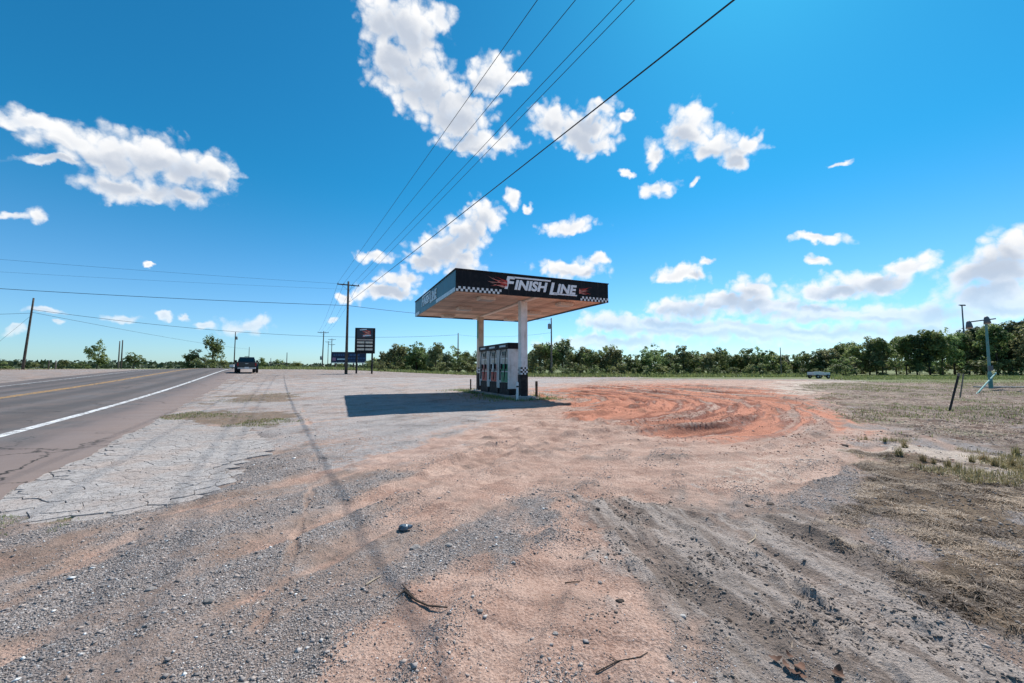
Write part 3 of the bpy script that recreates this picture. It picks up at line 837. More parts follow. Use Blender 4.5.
material('lamp_grey', (0.12, 0.135, 0.145), 0.55, var=0.15, bump=0.03)
material('stake_dark', (0.05, 0.042, 0.038), 0.9, var=0.4, bump=0.3)
material('stake_tan', (0.25, 0.2, 0.15), 0.9, var=0.3, bump=0.3)
material('sign_blue', (0.015, 0.03, 0.075), 0.5, var=0.2, bump=0)
material('sign_blue_light', (0.045, 0.10, 0.22), 0.5, var=0.2, bump=0)
material('sign_pink', (0.40, 0.2, 0.32), 0.5, var=0.2, bump=0)
material('price_panel', (0.62, 0.58, 0.5), 0.5, var=0.12, bump=0)
material('stone', (0.33, 0.3, 0.28), 0.92, var=0.35, scale=14, bump=0.5, rnd=0.3)
material('pale_stone', (0.52, 0.49, 0.46), 0.9, var=0.25, scale=14, bump=0.4)
material('dark_clod', (0.15, 0.115, 0.095), 0.95, var=0.4, scale=14, bump=0.6, rnd=0.3)
material('twig', (0.085, 0.06, 0.045), 0.9, var=0.4, scale=20, bump=0.3)
material('pale_twig', (0.42, 0.34, 0.25), 0.9, var=0.3, scale=20, bump=0.2)
material('litter_blue', (0.10, 0.14, 0.18), 0.3, spec=0.5, var=0.6, scale=18, bump=0.1)
material('dry_leaf', (0.12, 0.06, 0.038), 0.8, var=0.4, scale=20, bump=0.2, rnd=0.3)
material('white_box', (0.66, 0.66, 0.65), 0.5, var=0.08, bump=0)

# ------------------------------------------------------------------ fuel canopy
HC = 4.53                                    # clearance
def on_plane(u, v, z):
    r = ray(u, v); return Vector((0, 0, EYE)) + r * ((z - EYE) / r.z)
cFL, cFR, cBL = on_plane(455.8, 290.8, HC), on_plane(608.2, 302.8, HC), on_plane(415.2, 316.8, HC)
CAN_W = (cFR - cFL).length; CAN_L = (cBL - cFL).length
cang = 0.5 * (math.atan2((cFR - cFL).y, (cFR - cFL).x) + math.atan2((cBL - cFL).y, (cBL - cFL).x) - math.pi / 2)
xh = Vector((math.cos(cang), math.sin(cang), 0)); yh = Vector((-math.sin(cang), math.cos(cang), 0))
FM = cFL + xh * CAN_W / 2; FM.z = 0          # ground point below the middle of the front edge
print('canopy', CAN_W, CAN_L, math.degrees(cang), cFL, cFR, cBL)
FH = 0.88                                    # fascia height
canopy = empty('fuel_canopy', (FM.x, FM.y, 0), cang)
prop(canopy, 'flat black and teal filling station canopy on two white columns', 'canopy')
hw = CAN_W / 2
def check_rows(m1, m2, x0, x1, z0, cell, rows, plane):
    """alternate cells into m1 / m2; plane(x, z) -> 4 corner maker"""
    n = int(round((x1 - x0) / cell)); cw = (x1 - x0) / n
    for i in range(n):
        for r in range(rows):
            m = m1 if (i + r) % 2 == 0 else m2
            m.add([plane(x0 + i * cw, z0 + r * cell), plane(x0 + (i + 1) * cw, z0 + r * cell), plane(x0 + (i + 1) * cw, z0 + (r + 1) * cell), plane(x0 + i * cw, z0 + (r + 1) * cell)], [(0, 1, 2, 3)])
def text_mesh(body, size, shear=0.25, extrude=0.012, offset=0.012, sx=1.0):
    cu = bpy.data.curves.new('lettering', 'FONT')
    cu.body = body; cu.size = size; cu.shear = shear; cu.extrude = extrude; cu.offset = offset; cu.resolution_u = 3
    ob = bpy.data.objects.new('lettering_source', cu); COL.objects.link(ob)
    dg = bpy.context.evaluated_depsgraph_get(); dg.update()
    me = bpy.data.meshes.new_from_object(ob.evaluated_get(dg))
    bpy.data.objects.remove(ob)
    co = np.zeros(len(me.vertices) * 3); me.vertices.foreach_get('co', co); co = co.reshape(-1, 3)
    co[:, 0] *= sx
    me.vertices.foreach_set('co', co.ravel().astype(np.float32)); me.update()
    return me, co[:, 0].min(), co[:, 0].max()
def mesh_add(m, me, M):
    m.add([M @ v.co for v in me.vertices], [tuple(p.vertices) for p in me.polygons])
def lettering(m, width, x0, z0, M):
    """FINISH LINE in sloped small capitals with its bars; M maps (x, up, out)"""
    parts = []
    x = 0.0
    for body, size in (('F', 1.32), ('INISH', 1.0), (' ', 0.7), ('L', 1.32), ('INE', 1.0)):
        if body == ' ': x += 0.10; continue
        me, a, b = text_mesh(body, size, 0.22, 0.02, 0.042, 1.12)
        parts.append((me, x - a, 0.0 if body != 'L' else -0.16, a, b)); 
        bx0 = x; x += (b - a) + (-0.06 if body in 'FL' else 0.05)
        if body == 'INISH': barA = (bx0 - 0.30, x - 0.02)
        if body == 'INE': barB = (bx0 - 0.25, x - 0.02)
    k = width / x
    for me, dx, dz, a, b in parts:
        mesh_add(m, me, M @ Matrix.Translation((x0, z0, 0)) @ Matrix.Scale(k, 4) @ Matrix.Translation((dx, dz, 0)))
    MM = M @ Matrix.Translation((x0, z0, 0)) @ Matrix.Scale(k, 4)
    def bar(xa, xb, za, zb):
        sh = 0.22
        vs = [(xa + sh * za, za, 0.02), (xb + sh * za, za, 0.02), (xb + sh * zb, zb, 0.02), (xa + sh * zb, zb, 0.02)]
        vs += [(p[0], p[1], -0.02) for p in vs]
        m.add([MM @ Vector(p) for p in vs], [(0, 1, 2, 3), (7, 6, 5, 4), (0, 4, 5, 1), (1, 5, 6, 2), (2, 6, 7, 3), (3, 7, 4, 0)])
    bar(barA[0], barA[1] + 0.05, 0.83, 0.95)
    bar(barB[0], barB[1], -0.16, -0.06)
def flames(m, x0, z0, wid, hgt, M, direction, seed, out=0.012):
    """licking tongues of flame, wide at the letters and running out to points"""
    rnd = random.Random(seed)
    for k in range(5):
        zc = z0 + hgt * (k - 2) / 5.0 * 0.75
        L = wid * rnd.uniform(0.65, 1.0); th = hgt * rnd.uniform(0.13, 0.2); ph = rnd.uniform(0, 6)
        top = []; bot = []
        N = 14
        for i in range(N + 1):
            t = i / N
            x = x0 + direction * L * t
            c = zc + hgt * (0.16 * math.sin(ph + t * 5.0) * t + (0.28 * t * t if k > 1 else -0.05 * t))
            w = th * (1 - t) ** 0.8 * (0.75 + 0.35 * math.sin(t * 9 + ph))
            top.append((x, c + w / 2)); bot.append((x, c - w / 2))
        vs = [M @ Vector((p[0], p[1], out)) for p in top + bot]
        fs = [(i, i + 1, N + 2 + i, N + 1 + i) for i in range(N)]
        m.add(vs, fs)
def build_canopy():
    t = 0.06
    # fascia: front, back, left, right
    f_front = MB().box((0, t / 2, HC + FH / 2), (CAN_W, t, FH)).build('fascia', 'black_panel', canopy)
    f_front['label'] = 'black front fascia with white FINISH LINE lettering'
    MB().box((0, CAN_L - t / 2, HC + FH / 2), (CAN_W, t, FH)).build('fascia', 'black_panel', canopy)
    f_left = MB().box((-hw + t / 2, CAN_L / 2, HC + FH / 2), (t - 0.004, CAN_L - 2 * t - 0.004, FH - 0.004)).build('fascia', 'teal_panel', canopy)
    f_left['label'] = 'teal side fascia with faded lettering'
    MB().box((hw - t / 2, CAN_L / 2, HC + FH / 2), (t - 0.004, CAN_L - 2 * t - 0.004, FH - 0.004)).build('fascia', 'teal_panel', canopy)
    # panel joints on the fascia (thin dark trims) and top trim
    m = MB()
    m.box((0, -0.012, HC + FH + 0.02), (CAN_W + 0.05, 0.05, 0.04)); m.box((-hw - 0.012, CAN_L / 2, HC + FH + 0.02), (0.05, CAN_L - 0.03, 0.04))
    m.box((hw + 0.012, CAN_L / 2, HC + FH + 0.02), (0.05, CAN_L - 0.03, 0.04)); m.box((0, CAN_L + 0.012, HC + FH + 0.02), (CAN_W + 0.05, 0.05, 0.04))
    m.build('top_trim', 'black_base', canopy)
    MB().box((0, CAN_L / 2, HC + FH - 0.12), (CAN_W - 2 * t - 0.01, CAN_L - 2 * t - 0.01, 0.05)).build('roof_sheet', 'white_metal', canopy)
    # lettering and flames on the front
    MF = Matrix.Translation((-hw, -0.014, HC)) @ Matrix(((1, 0, 0, 0), (0, 0, -1, 0), (0, 1, 0, 0), (0, 0, 0, 1)))   # (x, up, out)
    m = MB(); lettering(m, CAN_W * 0.485, CAN_W * 0.283, 0.27, MF); m.build('lettering', 'letter_white', f_front)
    m = MB(); flames(m, CAN_W * 0.30, 0.46, CAN_W * 0.14, 0.40, MF, -1, 1); m.build('flame_emblem', 'flame_pale', f_front)
    m = MB(); flames(m, CAN_W * 0.30, 0.50, CAN_W * 0.10, 0.34, MF, -1, 2, 0.016); m.build('flame_emblem', 'flame_red', f_front)
    m = MB(); flames(m, CAN_W * 0.78, 0.44, CAN_W * 0.10, 0.32, MF, 1, 3); m.build('flame_emblem', 'flame_red', f_front)
    m = MB(); flames(m, CAN_W * 0.78, 0.40, CAN_W * 0.08, 0.25, MF, 1, 4, 0.016); m.build('flame_emblem', 'flame_pale', f_front)
    w1, d1 = MB(), MB()
    pl = lambda x, z: MF @ Vector((x, z, 0.004))
    for xa, xb in ((0.0, CAN_W * 0.265), (CAN_W * 0.79, CAN_W)):
        w1, d1 = MB(), MB(); check_rows(w1, d1, xa, xb, 0.0, 0.10, 2, pl)
        w1.build('checker_strip', 'check_white', f_front); d1.build('checker_strip', 'black_base', f_front)
    # left side lettering: reads from back to front
    ML = Matrix.Translation((-hw - 0.014, CAN_L, HC)) @ Matrix(((0, 0, -1, 0), (-1, 0, 0, 0), (0, 1, 0, 0), (0, 0, 0, 1)))
    m = MB(); lettering(m, CAN_L * 0.40, CAN_L * 0.235, 0.32, ML); m.build('lettering', 'letter_faded', f_left)
    pl2 = lambda x, z: ML @ Vector((x, z, 0.002))
    for a, b in ((0.02, 0.16), (0.62, 0.995)):
        m = MB(); m.add([pl2(CAN_L * a, 0.0), pl2(CAN_L * b, 0.0), pl2(CAN_L * b, 0.17), pl2(CAN_L * a, 0.17)], [(0, 1, 2, 3)]); m.build('faded_strip', 'letter_faded', f_left)
    # soffit: long metal deck panels with open joints
    n = 22; pw = (CAN_L - 2 * t) / n
    proto = None
    for i in range(n):
        if proto is None:
            proto = MB().box((0, 0, 0), (CAN_W - 2 * t - 0.01, pw - 0.06, 0.07), ch=0.02).mesh('deck_panel')
        link_mesh('deck_panel', proto, 'deck_panel', canopy, (0, t + pw * (i + 0.5), HC + 0.10))
    MB().box((0, CAN_L / 2, HC + 0.17), (CAN_W - 2 * t - 0.02, CAN_L - 2 * t - 0.02, 0.03)).build('soffit_backing', 'rust_pipe', canopy)
    # main beam along the columns
    m = MB(); m.box((0, CAN_L / 2, HC + 0.03), (0.22, CAN_L - 2 * t - 0.02, 0.06)); m.build('beam', 'lamp_housing', canopy)
    # lamps in two rows of three
    hb = MB().box((0, 0, -0.09), (0.72, 0.55, 0.16), ch=0.02).mesh('canopy_lamp'); lb = MB().box((0, 0, -0.178), (0.6, 0.44, 0.012)).mesh('lens')
    for sx in (-1, 1):
        for fy in (0.13, 0.50, 0.86):
            h = link_mesh('canopy_lamp', hb, 'lamp_housing', canopy, (sx * CAN_W * 0.27, CAN_L * fy, HC + 0.075))
            link_mesh('lens', lb, 'lamp_lens', h)
    # columns
    for cy in COLY:
        c = MB().box((0, cy, (HC + 0.1) / 2 + 0.6), (0.34, 0.34, HC + 0.1 - 1.2), ch=0.02).build('column', 'white_metal' if cy == COLY[0] else 'aged_metal', canopy)
        MB().box((0, cy, 0.63), (0.37, 0.37, 1.02), ch=0.02).build('column_base', 'black_base', c)
        w2, d2 = MB(), MB()
        for (fx, fy, ax) in ((0, -1, 0), (0, 1, 0), (-1, 0, 1), (1, 0, 1)):
            off = 0.174
            if ax == 0: plf = lambda x, z, fy=fy: Vector((x, cy + fy * off, z))
            else: plf = lambda x, z, fx=fx: Vector((fx * off, cy + x, z))
            check_rows(w2, d2, -0.17, 0.17, 1.145, 0.085, 4, plf)
        w2.build('checker_band', 'check_white', c); d2.build('checker_band', 'black_base', c)
        MB().box((0, cy, 0.06 + 0.08), (0.62, 0.62, 0.03)).build('base_plate', 'steel', c)
        for a in (-.25, .25):
            for b in (-.25, .25): MB().tube([(a, cy + b, .15), (a, cy + b, .21)], 0.02, 6).build('anchor_bolt', 'steel', c)
    MB().box((-0.177, COLY[1], HC - 0.75), (0.012, 0.2, 1.1)).build('notice_board', 'pump_green', canopy)
COLY = (CAN_L * 0.18, CAN_L * 0.858)
build_canopy()

# pump island
def loc2w(x, y, z=0): 
    p = FM + xh * x + yh * y; return Vector((p.x, p.y, z))
isl = empty('pump_island', loc2w(0, 0), cang)
prop(isl, 'low worn concrete pump island under the canopy', 'island')
y0, y1 = COLY[0] - 0.55, COLY[1] + 0.7
m = MB()
prof = []
for k in range(9):
    a = math.pi + math.pi * k / 8; prof.append((0.62 * math.cos(a), y0 + 0.5 + 0.5 * math.sin(a)))
for k in range(9):
    a = math.pi * k / 8; prof.append((0.62 * math.cos(a), y1 - 0.5 + 0.5 * math.sin(a)))
m.prism([(x, y, 0) for x, y in prof], (0, 0, -0.15), (0, 0, 0.125)); m.build('kerb', 'concrete', isl)
m = MB(); m.prism([(x * 0.8, (y - (y0 + y1) / 2) * 0.96 + (y0 + y1) / 2, 0) for x, y in prof], (0, 0, 0.126), (0, 0, 0.135)); m.build('slab', 'concrete', isl)

def make_pump():
    root = empty('fuel_dispenser', (0, 0, 0), cang)
    w, d = 1.30, 0.70            # along the island (y), across (x)
    MB().box((0, 0, 0.29), (d - 0.06, w - 0.04, 0.58), ch=0.015).build('plinth', 'black_base', root)
    body = MB().box((0, 0, 1.42), (d - 0.12, w, 1.66), ch=0.02).build('cabinet', 'white_metal', root)
    for sy in (-1, 1):           # raised white end fins
        MB().box((0, sy * (w / 2 - 0.035), 1.28), (d + 0.05, 0.07, 1.96), ch=0.012).build('end_fin', 'white_metal', root)
    head = MB().box((0, 0, 2.40), (d + 0.12, w + 0.14, 0.30), ch=0.03).build('header', 'black_panel', root)
    for sx in (-1, 1):
        fx = sx * (d / 2 - 0.055)
        MB().box((sx * ((d + 0.12) / 2 + 0.004), 0, 2.40), (0.012, w * 0.62, 0.09)).build('header_text_panel', 'letter_faded', head)
        MB().box((fx, 0, 2.02), (0.03, 0.80, 0.38), ch=0.008).build('bezel', 'lamp_lens', root)
        MB().box((fx + sx * 0.012, 0.05, 2.04), (0.02, 0.46, 0.20), ch=0.006).build('display', 'screen_dark', root)
        MB().box((fx, 0.0, 1.66), (0.026, 0.66, 0.22), ch=0.006).build('price_panel', 'price_panel', root)
        g = MB().box((fx, 0.0, 1.34), (0.026, 0.86, 0.34), ch=0.006).build('grade_panel', 'pump_pink', root)
        MB().box((fx, 0.0, 0.86), (0.026, 0.86, 0.50), ch=0.006).build('graphic_panel', 'pump_red', root)
        for hy in (-0.26, 0.26):
            nz = MB(); x = sx * (d / 2 + 0.01)
            nz.box((x, hy, 1.40), (0.08, 0.09, 0.26), ch=0.02); nz.tube([(x, hy, 1.30), (x + sx * 0.06, hy, 1.20), (x + sx * 0.02, hy, 1.08)], 0.02, 6)
            nz.build('nozzle', 'rubber', root)
            hs_ = MB(); x2 = sx * (d / 2 + 0.05)
            hs_.tube([(x2 - sx * 0.06, hy * 1.3, 2.26), (x2, hy * 1.35, 1.9), (x2 + sx * 0.03, hy * 1.3, 1.2), (x2 + sx * 0.05, hy * 1.15, 0.72), (x2 + sx * 0.03, hy * 0.9, 0.70), (x2, hy * 0.98, 1.0), (x2 - sx * 0.02, hy, 1.3)], 0.022, 6)
            hs_.build('hose', 'rubber', root, smooth=True)
    return root
pump = make_pump()
PUMP_Y = [COLY[0] + 1.52, COLY[0] + 2.98, COLY[0] + 4.44]
plabels = ['fuel dispenser with green graphic panel, nearest the front column', 'middle fuel dispenser with pink graphics and pale bag on its nozzle', 'red panelled fuel dispenser beside the rear column']
pumps = [pump, copy_tree(pump), copy_tree(pump)]
for p, yy, lb in zip(pumps, PUMP_Y, plabels):
    p.location = loc2w(0, yy, 0.135)
    prop(p, lb, 'fuel dispenser', 'fuel dispensers in a row on the island')
    for ch in p.children:
        if ch.name.startswith('graphic_panel') or ch.name.startswith('grade_panel'):
            ch.data = ch.data.copy(); ch.data.materials.clear()
            k = plabels.index(lb)
            mt = {0: ('pump_green', 'pump_green'), 1: ('pump_red', 'pump_pink'), 2: ('pump_red', 'pump_pink')}[k]
            ch.data.materials.append(MATS[mt[0] if ch.name.startswith('graphic') else mt[1]])
# pale bag over a nozzle of the middle dispenser
bag = MB(); rnd = random.Random(3)
rings = []
for k, (zz, rr) in enumerate(((1.62, .03), (1.56, .075), (1.46, .085), (1.34, .10), (1.24, .115), (1.20, .08))):
    rings.append([(rr * math.cos(a) * rnd.uniform(.85, 1.1), rr * 1.1 * math.sin(a) * rnd.uniform(.85, 1.1), zz) for a in [2 * math.pi * i / 10 for i in range(10)]])
bag.add([p for r_ in rings for p in r_], [(k * 10 + i, k * 10 + (i + 1) % 10, k * 10 + 10 + (i + 1) % 10, k * 10 + 10 + i) for k in range(5) for i in range(10)] + [tuple(range(50, 60)), tuple(range(9, -1, -1))])
b = bag.build('plastic_bag', 'white_box', None, smooth=True)
b.location = loc2w(-0.39, PUMP_Y[1] - 0.20, 0.10); b.rotation_euler.z = cang
prop(b, 'white plastic bag tied over nozzle of middle fuel dispenser', 'bag')
# guard posts round the island
def post(u, d_local, name, mat, h, r, label):
    x, y = d_local
    p = loc2w(x, y, 0); g = gz1(p.x, p.y)
    o = MB().tube([(0, 0, -0.25), (0, 0, h - 0.03), (0, 0, h)], [r, r, r * 0.75], 10).build('post_shaft', mat)
    root = empty(name, (p.x, p.y, g), cang); o.parent = root
    MB().tube([(0, 0, -0.02), (0, 0, 0.03)], [r * 1.8, r * 1.5], 10).build('footing', 'concrete', root)
    MB().tube([(0, 0, h * 0.72), (0, 0, h * 0.80)], r * 1.05, 10).build('band', 'black_base' if mat != 'stake_dark' else 'rust_pipe', root)
    prop(root, label, 'guard post')
post(0, (-0.58, COLY[0] - 0.66), 'guard_post', 'white_metal', 0.80, 0.055, 'short white guard post in front of the front column')
post(0, (0.66, COLY[0] - 0.10), 'guard_post', 'rust_pipe', 0.76, 0.06, 'rusty brown guard post right of the front column')
post(0, (-0.45, COLY[1] + 0.45), 'guard_post', 'stake_dark', 0.72, 0.045, 'thin dark guard post left of the rear column')

# ------------------------------------------------------------------ utility poles and wires
def crossarm(root, z, w, ang, mat='wood_pole'):
    M3 = Matrix.Rotation(ang, 3, 'Z')
    a = MB().box((0, 0, z), (w, 0.10, 0.12), rot=M3).build('crossarm', mat, root)
    for k in (-0.46, -0.2, 0.2, 0.46):
        p = M3 @ Vector((k * w, 0, 0))
        MB().tube([(p.x, p.y, z + 0.06), (p.x, p.y, z + 0.14), (p.x, p.y, z + 0.2)], [0.03, 0.055, 0.03], 8).build('insulator', 'insulator', a)
    br = MB()
    for k in (-0.3, 0.3):
        p = M3 @ Vector((k * w, 0.03, 0)); br.tube([(p.x, p.y, z - 0.05), (0, 0, z - 0.65)], 0.018, 5)
    br.build('brace', 'steel', a)
def utility_pole(base, h, label, r0=0.16, lean=(0, 0), arm=None, trans=None, mat='wood_pole', group='utility poles', name='utility_pole', extra=None):
    root = empty(name, base)
    N = 7
    pts = [(lean[0] * t * h, lean[1] * t * h, -0.5 + (h + 0.5) * t) for t in [i / (N - 1) for i in range(N)]]
    MB().tube(pts, [r0 * (1 - 0.4 * i / (N - 1)) for i in range(N)], 10).build('shaft', mat, root, smooth=True)
    tp = Vector(pts[-1])
    if arm:
        for (dz, w, ang) in arm:
            crossarm(root, h - dz, w, ang, mat)
    if trans:
        (dx, dy, dz) = trans
        m = MB(); m.tube([(dx, dy, h - dz - 0.45), (dx, dy, h - dz - 0.4), (dx, dy, h - dz + 0.4), (dx, dy, h - dz + 0.48)], [0.2, 0.26, 0.26, 0.12], 12)
        m.tube([(dx, dy, h - dz + 0.45), (dx, dy, h - dz + 0.7)], 0.04, 6)
        m.tube([(0, 0, h - dz), (dx, dy, h - dz)], 0.05, 6)
        m.build('transformer', 'transformer', root, smooth=True)
    prop(root, label, 'utility pole', group)
    return root
LD = R(28.5)
LDIR = Vector((-math.sin(LD), math.cos(LD), 0)); LPER = Vector((math.cos(LD), math.sin(LD), 0))
armang = math.atan2(LPER.y, LPER.x)
P1 = at(346.5, 50.0); H1 = zpix(281.5, 50) - P1.z
utility_pole(P1, H1, 'tall brown utility pole with crossarm left of the price sign', 0.19, arm=[(0.45, 2.6, armang)])
P0 = P1 - LDIR * 62; P0 = Vector((P0.x, P0.y, tz(P0.x, P0.y)))
def cable(a, b, r, label, sag=0.3, n=26, group='overhead wires'):
    a, b = Vector(a), Vector(b)
    pts = [a.lerp(b, i / n) - Vector((0, 0, 4 * sag * (i / n) * (1 - i / n))) - a for i in range(n + 1)]
    o = MB().tube(pts, r, 6).build('overhead_wire', 'wire', None, a, smooth=True)
    prop(o, label, 'wire', group)
    return o
def through(A, uv, zB, u_off=0.0):
    """end point at pole P0's cross plane, height zB, so that the straight line from A is seen crossing pixel uv"""
    C = Vector((0, 0, EYE)); n = (Vector(A) - C).cross(ray(*uv))
    # P0 + t*LPER + z
    base = Vector((P0.x, P0.y, zB)) - C
    t = -n.dot(base) / n.dot(LPER)
    return Vector((P0.x, P0.y, zB)) + LPER * t, t
armz1 = P1.z + H1 - 0.45 + 0.2
ws = []
for k, (off, uv, zB, nm) in enumerate(((-1.2, (537, 0), 11.6, 'leftmost thin power wire running overhead to the tall pole crossarm'),
                         (-0.52, (575, 0), 11.6, 'second thin power wire from the left running overhead to the crossarm'),
                         (0.52, (621, 0), 11.3, 'third thin power wire from the left running overhead, close beside the fourth'),
                         (1.2, (634, 0), 11.3, 'fourth thin power wire from the left running overhead, close beside the third'))):
    A = P1 + LPER * off; A.z = armz1
    B, t = through(A, uv, zB); print('wire', k, t)
    cable(A, B, 0.011, nm, 0.02, 8); ws.append((A, B))
A = P1 + LPER * 0.15; A.z = zpix(302, 50)
B, t = through(A, (733, 0), 7.6); print('cable', t)
cable(A, B, 0.017, 'thick black cable slanting lowest across the sky to the tall pole', 0.02, 8)
# the pole behind the camera that carries them
utility_pole(P0, 11.5, 'utility pole behind the viewpoint carrying the overhead wires', 0.19, arm=[(0.4, 6.0, armang)])
# more poles
def pole_px(u, vtop, d, label, **kw):
    p = at(u, d); h = zpix(vtop, d) - p.z
    utility_pole(p, h, label, **kw); return p, p.z + h
PL, zPL = pole_px(23.5, 298, 58, 'leaning brown utility pole at far left across the road', r0=0.17, lean=(0.08, 0))
P323, z323 = pole_px(322.5, 331, 104, 'utility pole with crossarm left of the blue billboard', arm=[(0.4, 2.6, armang)], r0=0.17, lean=(0.015, 0), trans=(-0.2, -0.3, 7.0))
P331, z331 = pole_px(331.5, 338.5, 148, 'far utility pole with crossarm just above the billboard left end', arm=[(0.4, 2.6, armang), (2.2, 2.2, armang)], r0=0.17)
P328, z328 = pole_px(328, 341, 160, 'farthest thin utility pole between two crossarm poles', arm=[(0.4, 2.2, armang)], r0=0.15)
P234, z234 = pole_px(234.5, 332, 118, 'utility pole with transformer behind the dark pickup', r0=0.17, trans=(0.5, -0.1, 1.8))
P249, z249 = pole_px(249, 347, 185, 'short distant pole rising directly above the dark pickup', r0=0.17)
pole_px(287, 352.5, 190, 'distant dark pole standing alone between pickup and tall pole', r0=0.22)
pole_px(271, 358, 200, 'tiny distant pole right of the dark pickup', r0=0.18)
pole_px(119, 341, 142, 'left one of two close twin poles across the road', r0=0.24, mat='wood_pole_pale')
pole_px(121.8, 340, 142, 'right one of two close twin poles across the road', r0=0.24)
P458, z458 = pole_px(458, 333, 92, 'pale utility pole in front of trees left of the canopy column', r0=0.17, mat='wood_pole_pale')
P551, z551 = pole_px(551.5, 318, 71, 'grey utility pole with small transformer right of the canopy columns', r0=0.17, mat='wood_pole_pale', trans=(-0.38, -0.1, 1.5))
P780, z780 = pole_px(780.5, 347.5, 76, 'short thin pale pole before the treeline at right', r0=0.11, mat='wood_pole_pale')
# wires between them
for (A, B), nm in zip(ws[:2] + ws[2:4], ('first', 'second', 'third', 'fourth')):
    off = (A - P1).dot(LPER)
    E = P323 + LPER * off * 0.9; E.z = z323 - 0.2
    cable(A, E, 0.012, '%s distant wire from the tall pole to the next crossarm pole' % nm, 0.8, 14)
POFF = Vector((-56, 36, tz(-56, 36)))
utility_pole(POFF, 12.2, 'utility pole off to the left across the road', 0.18, arm=[(0.4, 2.6, R(60))])
q = POFF.copy(); q.z = zpix(258.5, 1) ; 
def ray_at(u, v, d):
    r = ray(u, v); return Vector((0, 0, EYE)) + r * (d / r.y)
def extend(A, uv, t):
    """line from A through the point seen at uv at depth 39, run on to parameter t"""
    M_ = ray_at(uv[0], uv[1], 39.0); return A + (M_ - A) * t
A = P1.copy(); A.z = armz1 - 0.1
cable(A, extend(A, (0, 258.5), 1.2), 0.010, 'upper thin wire crossing the left sky to the tall pole', 0.15, 14)
A = P1.copy(); A.z = armz1 - 0.75
cable(A, extend(A, (0, 271), 1.2), 0.008, 'lower thin wire crossing the left sky to the tall pole', 0.15, 14)
A = P1.copy(); A.z = zpix(305.5, 50)
cable(A, extend(A, (0, 287.5), 1.2), 0.026, 'dark cable crossing the left sky to the middle of the tall pole', 0.2, 14)
cable(A, Vector((P551.x, P551.y, z551 - 0.3)), 0.024, 'dark cable from the tall pole behind the canopy corner', 0.55, 14)
PLt = PL + Vector((0.08 * (zPL - PL.z), 0, 0))
cable(Vector((PLt.x, PLt.y, zPL - 1.7)), Vector((P458.x, P458.y, z458 - 0.4)), 0.026, 'long dark cable from the leaning left pole low across the sky', 1.9, 30)
cable(Vector((PLt.x, PLt.y, zPL - 2.1)), Vector((P249.x, P249.y, z249 - 1.0)), 0.024, 'lower cable from the leaning pole dropping behind the road trees', 0.6, 20)
cable(Vector((PLt.x, PLt.y, zPL - 2.2)), Vector((PLt.x - 45, PLt.y + 4, zPL - 2.0)), 0.022, 'short cable left of the leaning pole leaving the picture', 0.3, 14)
g = ray_at(-40, 350, 60); 
cable(Vector((PLt.x, PLt.y, zPL - 2.4)), Vector((PL.x - 11, PL.y + 2, tz(PL.x - 11, PL.y + 2) - 0.1)), 0.014, 'thin guy wire staying the leaning pole to the ground', 0.0, 4)
cable(Vector((P458.x, P458.y, z458 - 0.4)), Vector((P551.x, P551.y, z551 - 2.6)), 0.016, 'distant wire behind the canopy columns', 0.6, 14)

# ------------------------------------------------------------------ price sign and billboard
def build_price_sign():
    d = 52.0
    p = at(364.8, d); rz = R(13)
    root = empty('price_sign', p, rz)
    k = d / F_PX; w = 19.0 * k
    ztop = zpix(328, d) - p.z; zbot = zpix(353.5, d) - p.z
    H = ztop - zbot
    frame = MB().box((0, 0, (ztop + zbot) / 2), (w, 0.36, H), ch=0.03).build('cabinet', 'black_panel', root)
    for x in (-w * 0.40, w * 0.37):
        MB().box((x, 0, zbot / 2 - 0.2), (0.2, 0.2, zbot + 0.4)).build('leg', 'black_base', root)
    fy = -0.184
    MB().box((0, fy, ztop - H * 0.215), (w * 0.80, 0.02, H * 0.36)).build('logo_panel', 'screen_dark', root)
    MM = Matrix.Translation((0, fy - 0.012, ztop - H * 0.215)) @ Matrix(((1, 0, 0, 0), (0, 0, -1, 0), (0, 1, 0, 0), (0, 0, 0, 1)))
    m = MB(); flames(m, w * 0.28, 0.0, w * 0.56, H * 0.30, MM, -1, 9); m.build('flame_emblem', 'flame_red', root)
    m = MB(); flames(m, w * 0.22, 0.02, w * 0.46, H * 0.20, MM, -1, 12, 0.018); m.build('flame_emblem', 'flame_pale', root)
    m = MB()
    for zz, a, b, tilt in ((H * 0.11, -0.26, 0.08, 0.10), (-H * 0.125, -0.10, 0.30, 0.10)):
        m.add([MM @ Vector((w * a, zz, 0.022)), MM @ Vector((w * b, zz + tilt * w * (b - a), 0.022)), MM @ Vector((w * b, zz + tilt * w * (b - a) + 0.14, 0.022)), MM @ Vector((w * a, zz + 0.14, 0.022))], [(0, 1, 2, 3)])
    m.build('emblem_bar', 'letter_faded', root)
    MB().box((0, fy, zbot + H * 0.535), (w * 0.80, 0.02, H * 0.055)).build('price_strip', 'lamp_lens', root)
    for r_ in range(3):
        for c in (-1, 1):
            MB().box((c * w * 0.205, fy, zbot + H * (0.43 - 0.135 * r_)), (w * 0.36, 0.022, H * 0.075), ch=0.006).build('price_board', 'price_panel', root)
    prop(root, 'black price sign with red flame emblem and six pale price boards', 'sign')
build_price_sign()
